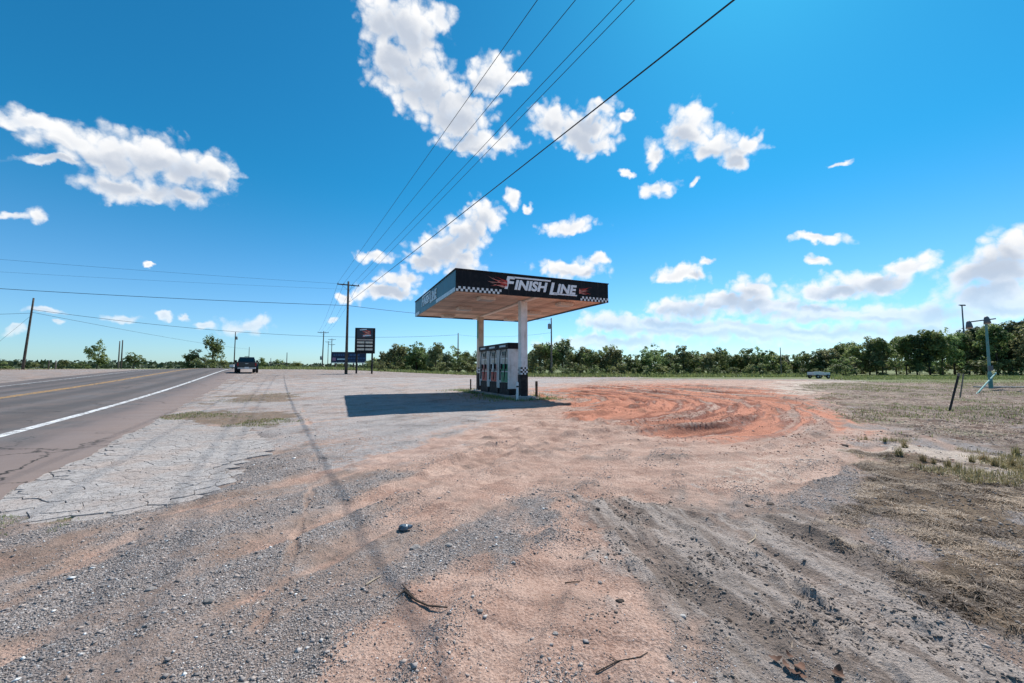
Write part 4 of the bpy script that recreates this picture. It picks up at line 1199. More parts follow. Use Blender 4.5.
def build_billboard():
    d = 92.0; p = at(349, d); k = d / F_PX
    root = empty('billboard', p, R(8))
    w = 33 * k; zt = zpix(352.0, d) - p.z; zb = zpix(362.3, d) - p.z; H = zt - zb
    MB().box((0, 0, (zt + zb) / 2), (w, 0.3, H), ch=0.03).build('panel', 'sign_blue', root)
    MB().box((0, -0.05, zb - 0.12), (w * 1.0, 0.3, 0.2)).build('catwalk', 'white_metal', root)
    for x in (-w * 0.4, -w * 0.13, w * 0.13, w * 0.4):
        MB().box((x, 0.3, (zt + zb) / 4 - 0.1), (0.28, 0.24, (zt + zb) / 2 + 0.6)).build('leg', 'wood_pole', root)
    rnd = random.Random(4)
    for zz, a, b, hh in ((0.70, -0.44, -0.10, 0.16), (0.70, 0.02, 0.30, 0.2), (0.38, -0.02, 0.42, 0.18), (0.12, 0.0, 0.46, 0.10)):
        x = a * w
        while x < b * w:
            ww = rnd.uniform(0.25, 0.7); MB().box((x + ww / 2, -0.156, zb + H * zz), (ww, 0.02, H * hh)).build('advert_print', 'sign_blue_light', root); x += ww + 0.16
    m = MB(); m.box((-w * 0.42, -0.156, zb + H * 0.3), (0.7, 0.02, 0.7)); m.build('advert_print', 'sign_pink', root)
    m = MB(); m.box((-w * 0.22, -0.156, zb + H * 0.3), (1.7, 0.02, 0.3)); m.build('advert_print', 'letter_faded', root)
    prop(root, 'long dark blue billboard behind the tall pole and price sign', 'billboard')
build_billboard()

# ------------------------------------------------------------------ pickup
def build_pickup():
    p = at(247, 50.0)
    n = p.x * NX + p.y * NY; s = p.x * EX + p.y * EY
    z = float(road_z(np.array([s]), np.array([n]))[0]) if n < NE else gz1(p.x, p.y)
    root = empty('pickup_truck', (p.x, p.y, z), math.atan2(EY, EX) - math.pi / 2 + R(2))   # local +y = driving direction
    def slab(prof, x0, x1):   # side profile in (y, z)
        return MB().prism([(0, y, zz) for y, zz in prof], (x0, 0, 0), (x1, 0, 0))
    body = [(-2.95, 0.62), (-2.95, 1.22), (-2.9, 1.28), (-0.55, 1.28), (1.15, 1.26), (2.55, 1.16), (2.8, 0.98), (2.82, 0.6), (2.5, 0.5), (-2.6, 0.5)]
    slab(body, -0.98, 0.98).build('body', 'car_black', root)
    cabp = [(-0.55, 1.275), (-0.45, 1.84), (-0.25, 1.93), (0.75, 1.93), (0.95, 1.86), (1.5, 1.275)]
    cb = MB(); n_ = len(cabp)
    cb.add([(-0.92 if zz < 1.5 else -0.76, y, zz) for y, zz in cabp] + [(0.92 if zz < 1.5 else 0.76, y, zz) for y, zz in cabp], [tuple(range(n_)), tuple(range(2 * n_ - 1, n_ - 1, -1))] + [(i, (i + 1) % n_, n_ + (i + 1) % n_, n_ + i) for i in range(n_)])
    cab = cb.build('cab', 'car_black', root)
    MB().box((0, -0.522, 1.58), (1.36, 0.02, 0.4), rot=Matrix.Rotation(R(-10), 3, 'X')).build('rear_window', 'car_glass', cab)
    for sx in (-1, 1):
        MB().box((sx * 0.862, 0.35, 1.56), (0.02, 1.3, 0.36), rot=Matrix.Rotation(R(sx * -15), 3, 'Y')).build('side_window', 'car_glass', cab)
        MB().box((sx * 1.12, 1.0, 1.42), (0.24, 0.1, 0.3), ch=0.02).build('mirror', 'rubber', cab)
        fen = MB(); fen.prism([(0, -2.25, 0.55), (0, -2.2, 0.95), (0, -1.95, 1.12), (0, -1.35, 1.12), (0, -1.1, 0.95), (0, -1.05, 0.55)], (sx * 0.97, 0, 0), (sx * 1.2, 0, 0)); fen.build('fender', 'car_black', root)
        MB().box((sx * 0.88, -2.958, 1.0), (0.16, 0.03, 0.36), ch=0.006).build('tail_light', 'tail_red', root)
        MB().box((sx * 0.75, 2.80, 0.9), (0.3, 0.05, 0.18), ch=0.01).build('headlight', 'lamp_lens', root)
        for (wx, wy) in ((1.07, -1.65), (0.72, -1.65), (0.90, 1.85)):
            wt = MB(); wt.tube([(sx * (wx - 0.12), wy, 0.4), (sx * (wx - 0.09), wy, 0.4), (sx * (wx + 0.09), wy, 0.4), (sx * (wx + 0.12), wy, 0.4)], [0.34, 0.4, 0.4, 0.34], 18)
            wh = wt.build('wheel', 'rubber', root)
            MB().tube([(sx * (wx + 0.10), wy, 0.4), (sx * (wx + 0.126), wy, 0.4)], [0.2, 0.18], 14).build('rim', 'chrome', wh)
    MB().box((0, -2.963, 0.95), (1.5, 0.03, 0.5), ch=0.01).build('tailgate', 'car_black', root)
    MB().box((0, -2.985, 1.1), (0.3, 0.03, 0.06)).build('tailgate_handle', 'chrome', root)
    MB().box((0, -3.08, 0.55), (1.8, 0.24, 0.16), ch=0.03).build('rear_bumper', 'steel', root)
    MB().box((0, -3.21, 0.60), (0.42, 0.015, 0.22)).build('number_plate', 'white_box', root)
    MB().box((0, -0.30, 2.0), (0.5, 0.08, 0.06)).build('roof_lights', 'rubber', root)
    prop(root, 'black pickup truck seen from behind driving away on the highway', 'truck')
build_pickup()

# ------------------------------------------------------------------ right-hand side: floodlight pole, stakes, far light mast
def build_flood_pole():
    p = gp(991, 388.5); d = p.y
    h = zpix(319, d)
    root = empty('floodlight_pole', (p.x, p.y, gz1(p.x, p.y)), R(-28))
    MB().tube([(0, 0, -0.4), (0, 0, 1.1), (0, 0, 1.12), (0, 0, h)], [0.115, 0.115, 0.085, 0.065], 12).build('shaft', 'teal_paint', root, smooth=False)
    arm = MB().box((-0.22, 0, h - 0.08), (1.45, 0.08, 0.08), rot=Matrix.Rotation(R(-7), 3, 'Y')).build('crossbar', 'lamp_grey', root)
    for x, zz in ((-0.90, h - 0.30), (0.02, h - 0.02)):
        m = MB(); m.tube([(x, -0.05, zz + 0.22), (x, -0.06, zz + 0.12), (x, -0.1, zz - 0.12), (x, -0.13, zz - 0.3)], [0.06, 0.13, 0.17, 0.19], 12)
        f = m.build('floodlight', 'lamp_grey', root, smooth=True)
        MB().tube([(x, -0.128, zz - 0.285), (x, -0.134, zz - 0.31)], 0.18, 12).build('lens', 'lamp_lens', f)
    MB().box((0, -0.15, 1.45), (0.22, 0.12, 0.36), ch=0.01).build('switch_box', 'lamp_grey', root)
    prop(root, 'weathered teal floodlight pole with crossbar and two lamps at far right', 'light pole')
    a = gp(976, 393.5); g = gz1(a.x, a.y)
    top = ray_at(996, 373, p.y - 0.35)
    o = MB().tube([Vector((0, 0, -0.05)), top - Vector((a.x, a.y, g))], 0.045, 8).build('leaning_pipe', 'teal_paint', None, (a.x, a.y, g))
    prop(o, 'teal pipe leaning against the floodlight pole', 'pipe')
    o = MB().box((0, 0, 0.02), (7.5, 0.5, 0.12), ch=0.02).build('concrete_strip', 'concrete', None, (p.x + 4.3, p.y + 0.8, tz(p.x, p.y) + 0.03))
    o.rotation_euler.z = R(-10)
    prop(o, 'pale concrete strip on the ground beside the floodlight pole', 'slab')
build_flood_pole()
def stake(uvb, uvt, mat, r, label):
    b = gp(*uvb); g = gz1(b.x, b.y); d = b.y
    t = ray_at(uvt[0], uvt[1], d + 0.15) - Vector((b.x, b.y, g))
    dr = t.normalized()
    root = empty('stake', (b.x, b.y, g))
    M3 = dr.to_track_quat('Z', 'Y').to_matrix()
    L = t.length
    MB().box(dr * (L / 2 - 0.1), (r * 2, r * 2, L + 0.2), rot=M3, ch=0.006).build('shaft', mat, root)
    MB().box(dr * (L - 0.05), (r * 2.3, r * 2.3, 0.12), rot=M3, ch=0.006).build('cap', 'stake_tan', root)
    prop(root, label, 'stake', 'leaning stakes in the field')
stake((949.5, 411), (959, 373.5), 'stake_dark', 0.025, 'dark leaning stake in the weedy field, nearer of the two')
stake((960, 397.5), (963.5, 374), 'stake_tan', 0.024, 'pale leaning stake just behind the dark stake')
def build_mast():
    d = 96.0; p = at(965.5, d); h = zpix(305, d) - p.z
    root = empty('light_mast', p)
    MB().tube([(0, 0, -0.4), (0, 0, h)], [0.2, 0.12], 10).build('shaft', 'lamp_grey', root, smooth=True)
    MB().box((0, 0, h), (1.3, 0.35, 0.18), ch=0.03).build('lamp_bar', 'lamp_grey', root)
    for x in (-0.45, 0, 0.45): MB().box((x, -0.2, h - 0.12), (0.32, 0.25, 0.26), ch=0.03).build('lamp_head', 'lamp_grey', root)
    prop(root, 'tall thin light mast rising behind the right-hand trees', 'light mast')
build_mast()
# roadside bits on the left
def small_post(u, vt, d, mat, label, r=0.07):
    p = at(u, d); h = zpix(vt, d) - p.z
    root = empty('roadside_post', p)
    MB().tube([(0, 0, -0.3), (0, 0, h)], [r, r * 0.9], 8).build('shaft', mat, root)
    MB().tube([(0, 0, h), (0, 0, h + 0.05)], [r * 1.15, r * 0.6], 8).build('cap', 'white_metal', root)
    prop(root, label, 'post', 'posts across the road')
small_post(49.5, 361, 66, 'wood_pole', 'left dark roadside post across the road near the leaning pole')
small_post(56.5, 360.5, 66, 'wood_pole_pale', 'right pale roadside post across the road near the leaning pole', 0.09)
def build_mailbox():
    p = at(233, 78); root = empty('roadside_box', p)
    zb = zpix(366, 78) - p.z
    MB().box((0, 0, zb), (0.85, 0.6, 0.5), ch=0.05).build('box', 'white_box', root)
    MB().box((0, 0, zb / 2 - 0.2), (0.12, 0.12, zb + 0.1)).build('leg', 'wood_pole', root)
    prop(root, 'small white roadside box left of the pickup', 'box')
build_mailbox()
def build_cart():
    p = gp(819, 378.5); root = empty('low_cart', (p.x, p.y, gz1(p.x, p.y)), R(8))
    MB().box((0, 0, 0.42), (2.7, 1.2, 0.10), ch=0.02).build('bed', 'black_base', root)
    MB().box((-0.68, -0.5, 0.72), (1.2, 0.06, 0.46), ch=0.02).build('side_panel', 'white_box', root)
    MB().box((0.72, -0.5, 0.66), (1.05, 0.06, 0.36), ch=0.02).build('side_panel', 'white_box', root)
    MB().box((0, 0.5, 0.68), (2.6, 0.06, 0.4), ch=0.02).build('side_panel', 'white_box', root)
    for x in (-0.8, 0.8):
        for y in (-0.62, 0.62):
            w = MB().tube([(x, y - 0.07, 0.27), (x, y + 0.07, 0.27)], 0.27, 14).build('wheel', 'rubber', root)
            MB().tube([(x, y - 0.075, 0.27), (x, y + 0.075, 0.27)], 0.12, 10).build('rim', 'steel', w)
    prop(root, 'low white sided cart parked in front of the treeline', 'cart')
build_cart()

# ------------------------------------------------------------------ vegetation
def leaf_material(name, dark, light, trans=0.25, rnd=0.25, hue=0.02):
    m = bpy.data.materials.new(name); m.use_nodes = True
    T = NT(m.node_tree); bs = T.n['Principled BSDF']
    a = T.new('ShaderNodeAttribute'); a.attribute_name = 'tint'
    oi = T.new('ShaderNodeObjectInfo')
    c = T.mix(a.outputs['Fac'], dark, light)
    h = T.new('ShaderNodeHueSaturation')
    T.l.new(T.ramp(oi.outputs['Random'], 0, 1, 1 - rnd, 1 + rnd, False), h.inputs['Value'])
    T.l.new(T.ramp(T.math('FRACT', T.math('MULTIPLY', oi.outputs['Random'], 7.31)), 0, 1, 0.5 - hue, 0.5 + hue, False), h.inputs['Hue'])
    T.l.new(c, h.inputs['Color'])
    T.l.new(h.outputs[0], bs.inputs['Base Color'])
    bs.inputs['Roughness'].default_value = 0.6; bs.inputs['Specular IOR Level'].default_value = 0.3
    tr = T.new('ShaderNodeBsdfTranslucent'); T.l.new(h.outputs[0], tr.inputs['Color'])
    mx = T.new('ShaderNodeMixShader'); mx.inputs[0].default_value = trans
    T.l.new(bs.outputs[0], mx.inputs[1]); T.l.new(tr.outputs[0], mx.inputs[2])
    T.l.new(mx.outputs[0], T.n['Material Output'].inputs['Surface'])
    MATS[name] = m
leaf_material('leaf_tree', (0.08, 0.125, 0.04), (0.27, 0.33, 0.12), 0.5)
leaf_material('leaf_bush', (0.09, 0.12, 0.04), (0.30, 0.33, 0.14), 0.45)
leaf_material('grass_green', (0.09, 0.13, 0.035), (0.29, 0.32, 0.12), 0.35, 0)
leaf_material('grass_dead', (0.085, 0.056, 0.038), (0.52, 0.40, 0.28), 0.25, 0)
leaf_material('grass_straw', (0.16, 0.13, 0.055), (0.42, 0.34, 0.17), 0.25, 0)
leaf_material('far_wood_leaf', (0.022, 0.04, 0.018), (0.06, 0.09, 0.04), 0.2, 0)
material('bark', (0.075, 0.058, 0.045), 0.95, var=0.35, bump=0.4)
def quads(cen, nrm, size, aspect=1.0, rng=RNG):
    """leaf quads at centres with rough normals"""
    N = len(cen)
    t = rng.normal(size=(N, 3)); t -= (t * nrm).sum(1, keepdims=True) * nrm
    t /= np.linalg.norm(t, axis=1, keepdims=True) + 1e-9
    b = np.cross(nrm, t)
    s = np.asarray(size).reshape(-1, 1) * np.ones((N, 1))
    jit = lambda: rng.uniform(0.65, 1.25, (N, 1))
    v = np.stack([cen - t * s * jit(), cen - b * s * aspect * jit(), cen + t * s * jit(), cen + b * s * aspect * jit()], 1)
    return v.reshape(-1, 3), np.arange(N * 4).reshape(-1, 4)
def crown_mesh(seed, h, w, base, nleaf, leaf, lobes=9, name='crown'):
    rng = np.random.default_rng(seed)
    C = []; Rr = []
    for k in range(lobes):
        t = rng.uniform(0, 1)
        zz = base + (h - base) * (0.08 + 0.82 * t)
        rad = w * 0.5 * math.sin(math.pi * min(0.98, 0.30 + 0.60 * t)) * rng.uniform(0.35, 0.8)
        an = rng.uniform(0, 2 * math.pi)
        C.append((rad * math.cos(an), rad * math.sin(an), zz)); Rr.append(w * rng.uniform(0.16, 0.30))
    C = np.array(C); Rr = np.array(Rr)
    # sub-clumps sit on the lobes, leaves sit in the sub-clumps
    ncl = lobes * 9
    li = rng.integers(0, lobes, ncl)
    dv = rng.normal(size=(ncl, 3)); dv /= np.linalg.norm(dv, axis=1, keepdims=True)
    dv[:, 2] = dv[:, 2] * 0.8 + 0.1
    cc = C[li] + dv * Rr[li, None] * rng.uniform(0.5, 1.05, (ncl, 1))
    cr = w * rng.uniform(0.05, 0.11, ncl)
    qi = rng.integers(0, ncl, nleaf)
    d2 = rng.normal(size=(nleaf, 3)); d2 /= np.linalg.norm(d2, axis=1, keepdims=True)
    p = cc[qi] + d2 * cr[qi, None] * rng.uniform(0.3, 1.15, (nleaf, 1)) ** 0.6
    p[:, 2] = np.clip(p[:, 2], base * 0.6, None)
    nr = d2 * 0.6 + np.array([0, 0, 0.5]) + rng.normal(size=(nleaf, 3)) * 0.45
    nr /= np.linalg.norm(nr, axis=1, keepdims=True)
    v, f = quads(p, nr, leaf * rng.uniform(0.6, 1.3, nleaf), 0.7, rng)
    tint = np.clip(0.5 + 0.28 * rng.normal(size=ncl)[qi] + 0.22 * rng.normal(size=nleaf), 0, 1)
    return np_mesh(name, v, f, None, {'tint': np.repeat(tint, 4)})
def trunk_mesh(seed, h, w, base, r):
    rnd = random.Random(seed); m = MB()
    bend = [(rnd.uniform(-.1, .1) * w * t, rnd.uniform(-.1, .1) * w * t) for t in (0, .3, .7, 1)]
    tp = h * 0.72
    pts = [(0, 0, -0.3), (bend[1][0], bend[1][1], tp * .33), (bend[2][0], bend[2][1], tp * .66), (bend[3][0], bend[3][1], tp)]
    m.tube(pts, [r * 1.25, r, r * 0.7, r * 0.3], 7)
    for k in range(6):
        t = rnd.uniform(0.3, 0.8); z = tp * t; a = rnd.uniform(0, 6.28); L = w * rnd.uniform(0.25, 0.42)
        s = Vector((bend[2][0] * t, bend[2][1] * t, z))
        e = s + Vector((math.cos(a) * L, math.sin(a) * L, L * rnd.uniform(0.5, 1.2)))
        mid = s.lerp(e, 0.5) + Vector((0, 0, -0.08 * L))
        m.tube([s, mid, e], [r * 0.5, r * 0.32, r * 0.12], 5)
    return m.mesh('trunk', True)
class Proto:
    def __init__(s, seed, h, w, base, nleaf, leaf, r=0.14, lobes=9):
        s.crown = crown_mesh(seed, h, w, base, nleaf, leaf, lobes); s.trunk = trunk_mesh(seed, h, w, base, r); s.h = h
def plant(proto, name, loc, hgt, rz, label, cat, group, leafmat, wid=1.0):
    root = empty(name, loc, rz)
    k = hgt / proto.h; root.scale = (k * wid, k * wid, k)
    a = bpy.data.objects.new('crown', proto.crown); b = bpy.data.objects.new('trunk' if cat == 'tree' else 'stem', proto.trunk)
    for o, mt in ((a, leafmat), (b, 'bark')):
        COL.objects.link(o); o.parent = root
        if not o.data.materials: o.data.materials.append(MATS[mt])
    prop(root, label, cat, group)
    return root
tall = [Proto(100 + i, 10.0, 7.5, 0.9, 4600, 0.24, 0.17, 17) for i in range(5)]
mid = [Proto(200 + i, 6.0, 4.8, 0.2, 3000, 0.18, 0.11, 14) for i in range(6)]
bush = [Proto(300 + i, 2.4, 3.0, 0.0, 900, 0.13, 0.05, 7) for i in range(4)]
sparse = [Proto(400 + i, 6.0, 5.2, 0.9, 2000, 0.20, 0.12, 12) for i in range(3)]
leaf_material('leaf_dark', (0.045, 0.075, 0.034), (0.15, 0.195, 0.085), 0.4)
leaf_material('leaf_olive', (0.085, 0.105, 0.04), (0.30, 0.31, 0.15), 0.5)
for lst, mats_ in ((mid, ('leaf_tree', 'leaf_dark', 'leaf_tree', 'leaf_olive', 'leaf_bush', 'leaf_tree')), (tall, ('leaf_tree', 'leaf_dark', 'leaf_tree', 'leaf_olive', 'leaf_tree'))):
    for pr_, mt_ in zip(lst, mats_): pr_.crown.materials.append(MATS[mt_])
mid.append(sparse[0]); mid.append(sparse[1])
rt = random.Random(21)
def tree_top(u):
    """photograph's tree outline, row of the crown tops by column"""
    K = [(370, 352), (400, 346), (440, 347), (480, 350), (520, 346), (560, 343), (600, 347), (640, 349), (680, 346), (720, 350), (760, 351), (800, 350), (830, 348), (850, 343), (880, 337), (920, 334), (960, 331), (1000, 324), (1030, 322), (1080, 322)]
    for (a, ya), (b, yb) in zip(K, K[1:]):
        if a <= u <= b: return ya + (yb - ya) * (u - a) / (b - a)
    return 350
# low wood behind the lot
u = 372.0
while u < 848:
    d = rt.uniform(74, 84) if u > 520 else rt.uniform(84, 98)
    p = at(u, d); top = zpix(tree_top(u) + rt.uniform(-4, 9), d)
    plant(rt.choice(mid), 'wood_tree', p, max(2.5, top - p.z), rt.uniform(0, 6.28), 'bushy green tree in the low wood behind the lot', 'tree', 'trees of the low wood', 'leaf_tree', rt.uniform(0.9, 1.25))
    u += rt.uniform(8, 13)
u = 380.0
while u < 860:
    d = rt.uniform(92, 108)
    p = at(u, d); top = zpix(tree_top(u) + rt.uniform(-1, 5), d)
    plant(rt.choice(mid), 'wood_tree', p, max(2.5, top - p.z), rt.uniform(0, 6.28), 'bushy green tree in the low wood behind the lot', 'tree', 'trees of the low wood', 'leaf_tree', rt.uniform(0.95, 1.3))
    u += rt.uniform(10, 16)
# tall row on the right
u = 842.0
while u < 1075:
    d = rt.uniform(78, 88)
    p = at(u, d); top = zpix(tree_top(u) + rt.uniform(-4, 5), d)
    plant(rt.choice(tall), 'row_tree', p, top - p.z, rt.uniform(0, 6.28), 'tall broad green tree in the row at right', 'tree', 'tall trees at right', 'leaf_tree', rt.uniform(0.85, 1.05))
    u += rt.uniform(10, 15)
u = 850.0
while u < 1090:
    d = rt.uniform(96, 112)
    p = at(u, d); top = zpix(tree_top(u) + rt.uniform(-2, 6), d)
    plant(rt.choice(tall), 'row_tree', p, top - p.z, rt.uniform(0, 6.28), 'tall broad green tree in the row at right', 'tree', 'tall trees at right', 'leaf_tree', rt.uniform(0.9, 1.1))
    u += rt.uniform(24, 34)
u = 840.0
while u < 1075:
    d = rt.choice((rt.uniform(90, 100), rt.uniform(77, 81))); p = at(u, d)
    plant(rt.choice(bush), 'shrub', p, rt.uniform(1.6, 3.6), rt.uniform(0, 6.28), 'shrub filling the gap under the tall right-hand trees', 'shrub', 'shrubs under the tall trees', 'leaf_bush', rt.uniform(1.0, 1.5))
    u += rt.uniform(9, 14)
# shrubs at the foot of the wood
u = 372.0
while u < 850:
    d = (rt.uniform(66, 72) if u > 520 else rt.uniform(74, 84))
    p = at(u, d)
    plant(rt.choice(bush), 'shrub', p, rt.uniform(1.0, 2.1), rt.uniform(0, 6.28), 'low pale green shrub at the foot of the wood', 'shrub', 'shrubs at the foot of the wood', 'leaf_bush', rt.uniform(0.9, 1.4))
    u += rt.uniform(9, 15)
# individual trees on the left
def lone(u, vt, d, proto, label, wid=1.0, cat='tree', name='lone_tree', mat='leaf_tree', rz=0.5):
    p = at(u, d); return plant(proto, name, p, zpix(vt, d) - p.z, rz, label, cat, None, mat, wid)
lone(97.5, 343, 96, sparse[0], 'small open crowned tree left of the twin poles across the road', 0.85)
lone(134.5, 353.5, 92, bush[0], 'round green bush right of the twin poles across the road', 1.1, 'shrub', 'roadside_bush')
lone(64, 360.5, 84, bush[1], 'low dark bush right of the roadside posts', 1.2, 'shrub', 'roadside_bush', rz=1.1)
lone(82, 361.5, 88, bush[2], 'low wide dark bush left of the open crowned tree', 1.5, 'shrub', 'roadside_bush', rz=2.0)
lone(6, 362, 80, bush[3], 'low bush at the left picture edge', 1.3, 'shrub', 'roadside_bush', rz=0.1)
lone(36, 363, 86, bush[0], 'very low bush just right of the leaning pole', 1.8, 'shrub', 'roadside_bush', rz=3.0)
lone(191, 349.5, 88, mid[0], 'broad pale green tree left of the tall tree by the pickup', 1.25, rz=2.2)
lone(212, 338, 90, sparse[1], 'taller loose crowned tree left of the pickup', 0.75, rz=0.9)
lone(205, 355, 84, bush[2], 'dense bush between the two trees left of the pickup', 1.3, 'shrub', 'roadside_bush', rz=1.9)
lone(224, 361, 84, bush[1], 'low bush just left of the pickup', 1.6, 'shrub', 'roadside_bush', rz=4.0)
lone(262, 358, 96, sparse[2], 'small pale tree just right of the pickup', 0.9, rz=1.0)
lone(278, 360, 100, bush[3], 'green bush right of the small pale tree', 1.4, 'shrub', 'roadside_bush', rz=1.4)
lone(298, 362, 98, bush[0], 'wide low green bush left of the crossarm pole', 2.2, 'shrub', 'roadside_bush', rz=2.7)
lone(340, 364, 76, bush[1], 'low weedy bush at the foot of the tall pole', 1.2, 'shrub', 'roadside_bush', 'leaf_bush', rz=0.3)
lone(381, 361.5, 66, bush[2], 'dark bush right of the price sign legs', 0.9, 'shrub', 'roadside_bush', rz=0.8)

# far-off wooded skyline (reads as one dark band)
def far_band():
    n = 26000
    az = np.radians(RNG.uniform(-75, 60, n)); r = RNG.uniform(300, 620, n)
    x = r * np.sin(az); y = r * np.cos(az)
    hmax = 2.6 + 4.5 * fbm(az * 25, r * 0.01, 5, 4) + 3.5 * (vnoise(az * 180, r * 0.02, 8) - 0.5)
    hmax = hmax * (r / 450)
    z = terrain(x, y) - 0.2 + np.maximum(hmax, 0.5) * RNG.uniform(0, 1, n) ** 0.7
    cen = np.stack([x, y, z], 1)
    nr = RNG.normal(size=(n, 3)); nr[:, 2] += 0.6; nr /= np.linalg.norm(nr, axis=1, keepdims=True)
    v, f = quads(cen, nr, RNG.uniform(0.7, 1.6, n), 0.8)
    o = link_mesh('far_wood', np_mesh('far_wood', v, f, None, {'tint': np.repeat(RNG.uniform(0, 1, n), 4)}), 'far_wood_leaf')
    prop(o, 'dark band of far-off woods along the horizon', 'woods', kind='stuff')
far_band()
def blades(name, x, y, hgt, wid, mat, label, cat, lean=0.4, parent=None, zbase=None, tint=None, lmin=0.0):
    """grass blades: one bent blade = two triangles-ish quads"""
    n = len(x)
    z = gz(x, y) if zbase is None else zbase
    a = RNG.uniform(0, 2 * np.pi, n)
    L = np.stack([np.cos(a), np.sin(a), np.zeros(n)], 1)
    side = np.stack([-np.sin(a), np.cos(a), np.zeros(n)], 1)
    ln = lmin + np.abs(RNG.normal(0, lean, n))
    b = np.stack([x, y, z - 0.004], 1)
    up = np.array([[0, 0, 1.0]])
    h = hgt[:, None]; w = wid[:, None]
    m1 = b + up * h * np.maximum(0.18, 0.55 - 0.2 * ln[:, None]) + L * h * ln[:, None] * 0.35
    tp = b + up * h * np.maximum(0.08, 1 - ln[:, None] * 0.6) + L * h * ln[:, None]
    v = np.stack([b - side * w, b + side * w, m1 + side * w * 0.8, m1 - side * w * 0.8, tp], 1).reshape(-1, 3)
    i = np.arange(n) * 5
    f = np.vstack([np.stack([i, i + 1, i + 2], 1), np.stack([i, i + 2, i + 3], 1), np.stack([i + 3, i + 2, i + 4], 1)])
    tv = RNG.uniform(0, 1, n) if tint is None else tint
    o = link_mesh(name, np_mesh(name, v, f, None, {'tint': np.repeat(tv, 5)}), mat, parent)
    if label: prop(o, label, cat, kind='stuff')
    return o
def sample_poly(poly, n, key=None, power=1.0):
    xs = [p[0] for p in poly]; ys = [p[1] for p in poly]
    X = []; Y = []; got = 0
    while got < n:
        x = RNG.uniform(min(xs), max(xs), n * 2); y = RNG.uniform(min(ys), max(ys), n * 2)
        ok = poly_sd(x, y, poly) > -0.25
        x, y = x[ok], y[ok]
        if key is not None:
            q = RNG.uniform(0, 1, len(x)) < key(x, y); x, y = x[q], y[q]
        X.append(x); Y.append(y); got += len(x)
    return np.concatenate(X)[:n], np.concatenate(Y)[:n]
# dead thatch at right
clumpy = lambda x, y: np.clip((fbm(x * 2.2, y * 2.2, 201, 4, 0.6) - 0.40) * 5, 0, 1) * np.clip(3.5 / np.hypot(x, y), 0, 1) ** 0.8
DEADW = wpoly([(800,500),(880,450),(960,466),(1080,476),(1180,700),(1040,690),(930,590),(850,535)])
x, y = sample_poly(DEADW, 64000, lambda x, y: clumpy(x, y) * masks(x, y, 'dead')['dead'])
blades('dead_grass', x, y, RNG.uniform(0.015, 0.06, len(x)), RNG.uniform(0.001, 0.0035, len(x)), 'grass_dead', 'matted brown dead grass covering the ground at right', 'grass', 1.2, lmin=0.7, tint=np.clip(RNG.normal(0.36, 0.32, len(x)) + 2.0 * (fbm(x * 3, y * 3, 205, 3) - 0.5), 0, 1))
# scattered straw on mud
x, y = sample_poly(MUD, 2200, lambda x, y: np.clip((fbm(x * 3, y * 3, 207, 3) - 0.42) * 4, 0, 1) * np.clip(2.5 / np.hypot(x, y), 0, 1))
blades('straw_litter', x, y, RNG.uniform(0.008, 0.022, len(x)), RNG.uniform(0.0008, 0.002, len(x)), 'grass_dead', 'sparse dry straw scattered over the grey mud', 'straw', 1.5, lmin=1.5)
# weedy field beyond
x, y = sample_poly(FIELD, 30000, lambda x, y: masks(x, y, 'field')['field'] ** 2 * np.clip((fbm(x * 0.7, y * 0.7, 211, 4, 0.6) - 0.38) * 4, 0, 1) * np.clip(11 / np.hypot(x, y), 0.05, 1))
tn = np.clip((fbm(x * 0.35, y * 0.35, 215, 3) - 0.3) * 2 + RNG.normal(0, .2, len(x)), 0, 1)
blades('field_grass', x, y, RNG.uniform(0.02, 0.09, len(x)) * (1 + 0.02 * y), RNG.uniform(0.004, 0.012, len(x)), 'grass_dead', 'brown and green weeds over the rough field at right', 'grass', 1.6, tint=tn, lmin=0.8)
x, y = sample_poly(FIELD, 24000, lambda x, y: masks(x, y, 'field')['field'] ** 2 * np.clip((fbm(x * 0.3, y * 0.3, 231, 4, 0.6) - 0.45) * 6, 0, 1) * np.clip(14 / np.hypot(x, y), 0.05, 1))
blades('field_weeds', x, y, RNG.uniform(0.02, 0.09, len(x)) * (1 + 0.02 * y), RNG.uniform(0.004, 0.012, len(x)), 'grass_green', 'green weed patches in the rough field at right', 'grass', 0.7)
# green strip in front of trees and all along the wood's foot
def verge():
    n = 42000
    uu = RNG.uniform(255, 1060, n); d = np.where(uu > 520, RNG.uniform(50, 82, n), RNG.uniform(70, 92, n))
    d = np.where((uu > 520) & (uu < 830), RNG.uniform(62, 80, n), d)
    x = (uu - CX) / F_PX * d; y = d
    tall_ = np.where(uu < 840, 1.0, 0.35)
    blades('verge_grass', x, y, RNG.uniform(0.15, 0.75, n) * tall_, RNG.uniform(0.03, 0.09, n), 'grass_green', 'tall rough grass along the foot of the trees', 'grass', 0.5, tint=np.clip(RNG.normal(0.62, 0.25, n), 0, 1))
verge()
n = 9000
ss = RNG.uniform(20, 110, n); nn = RNG.uniform(-60, -27, n)
x = ss * EX + nn * NX; y = ss * EY + nn * NY
blades('far_verge_grass', x, y, RNG.uniform(0.05, 0.25, n), RNG.uniform(0.015, 0.04, n), 'grass_straw', 'thin dry grass across the road', 'grass', 0.6)
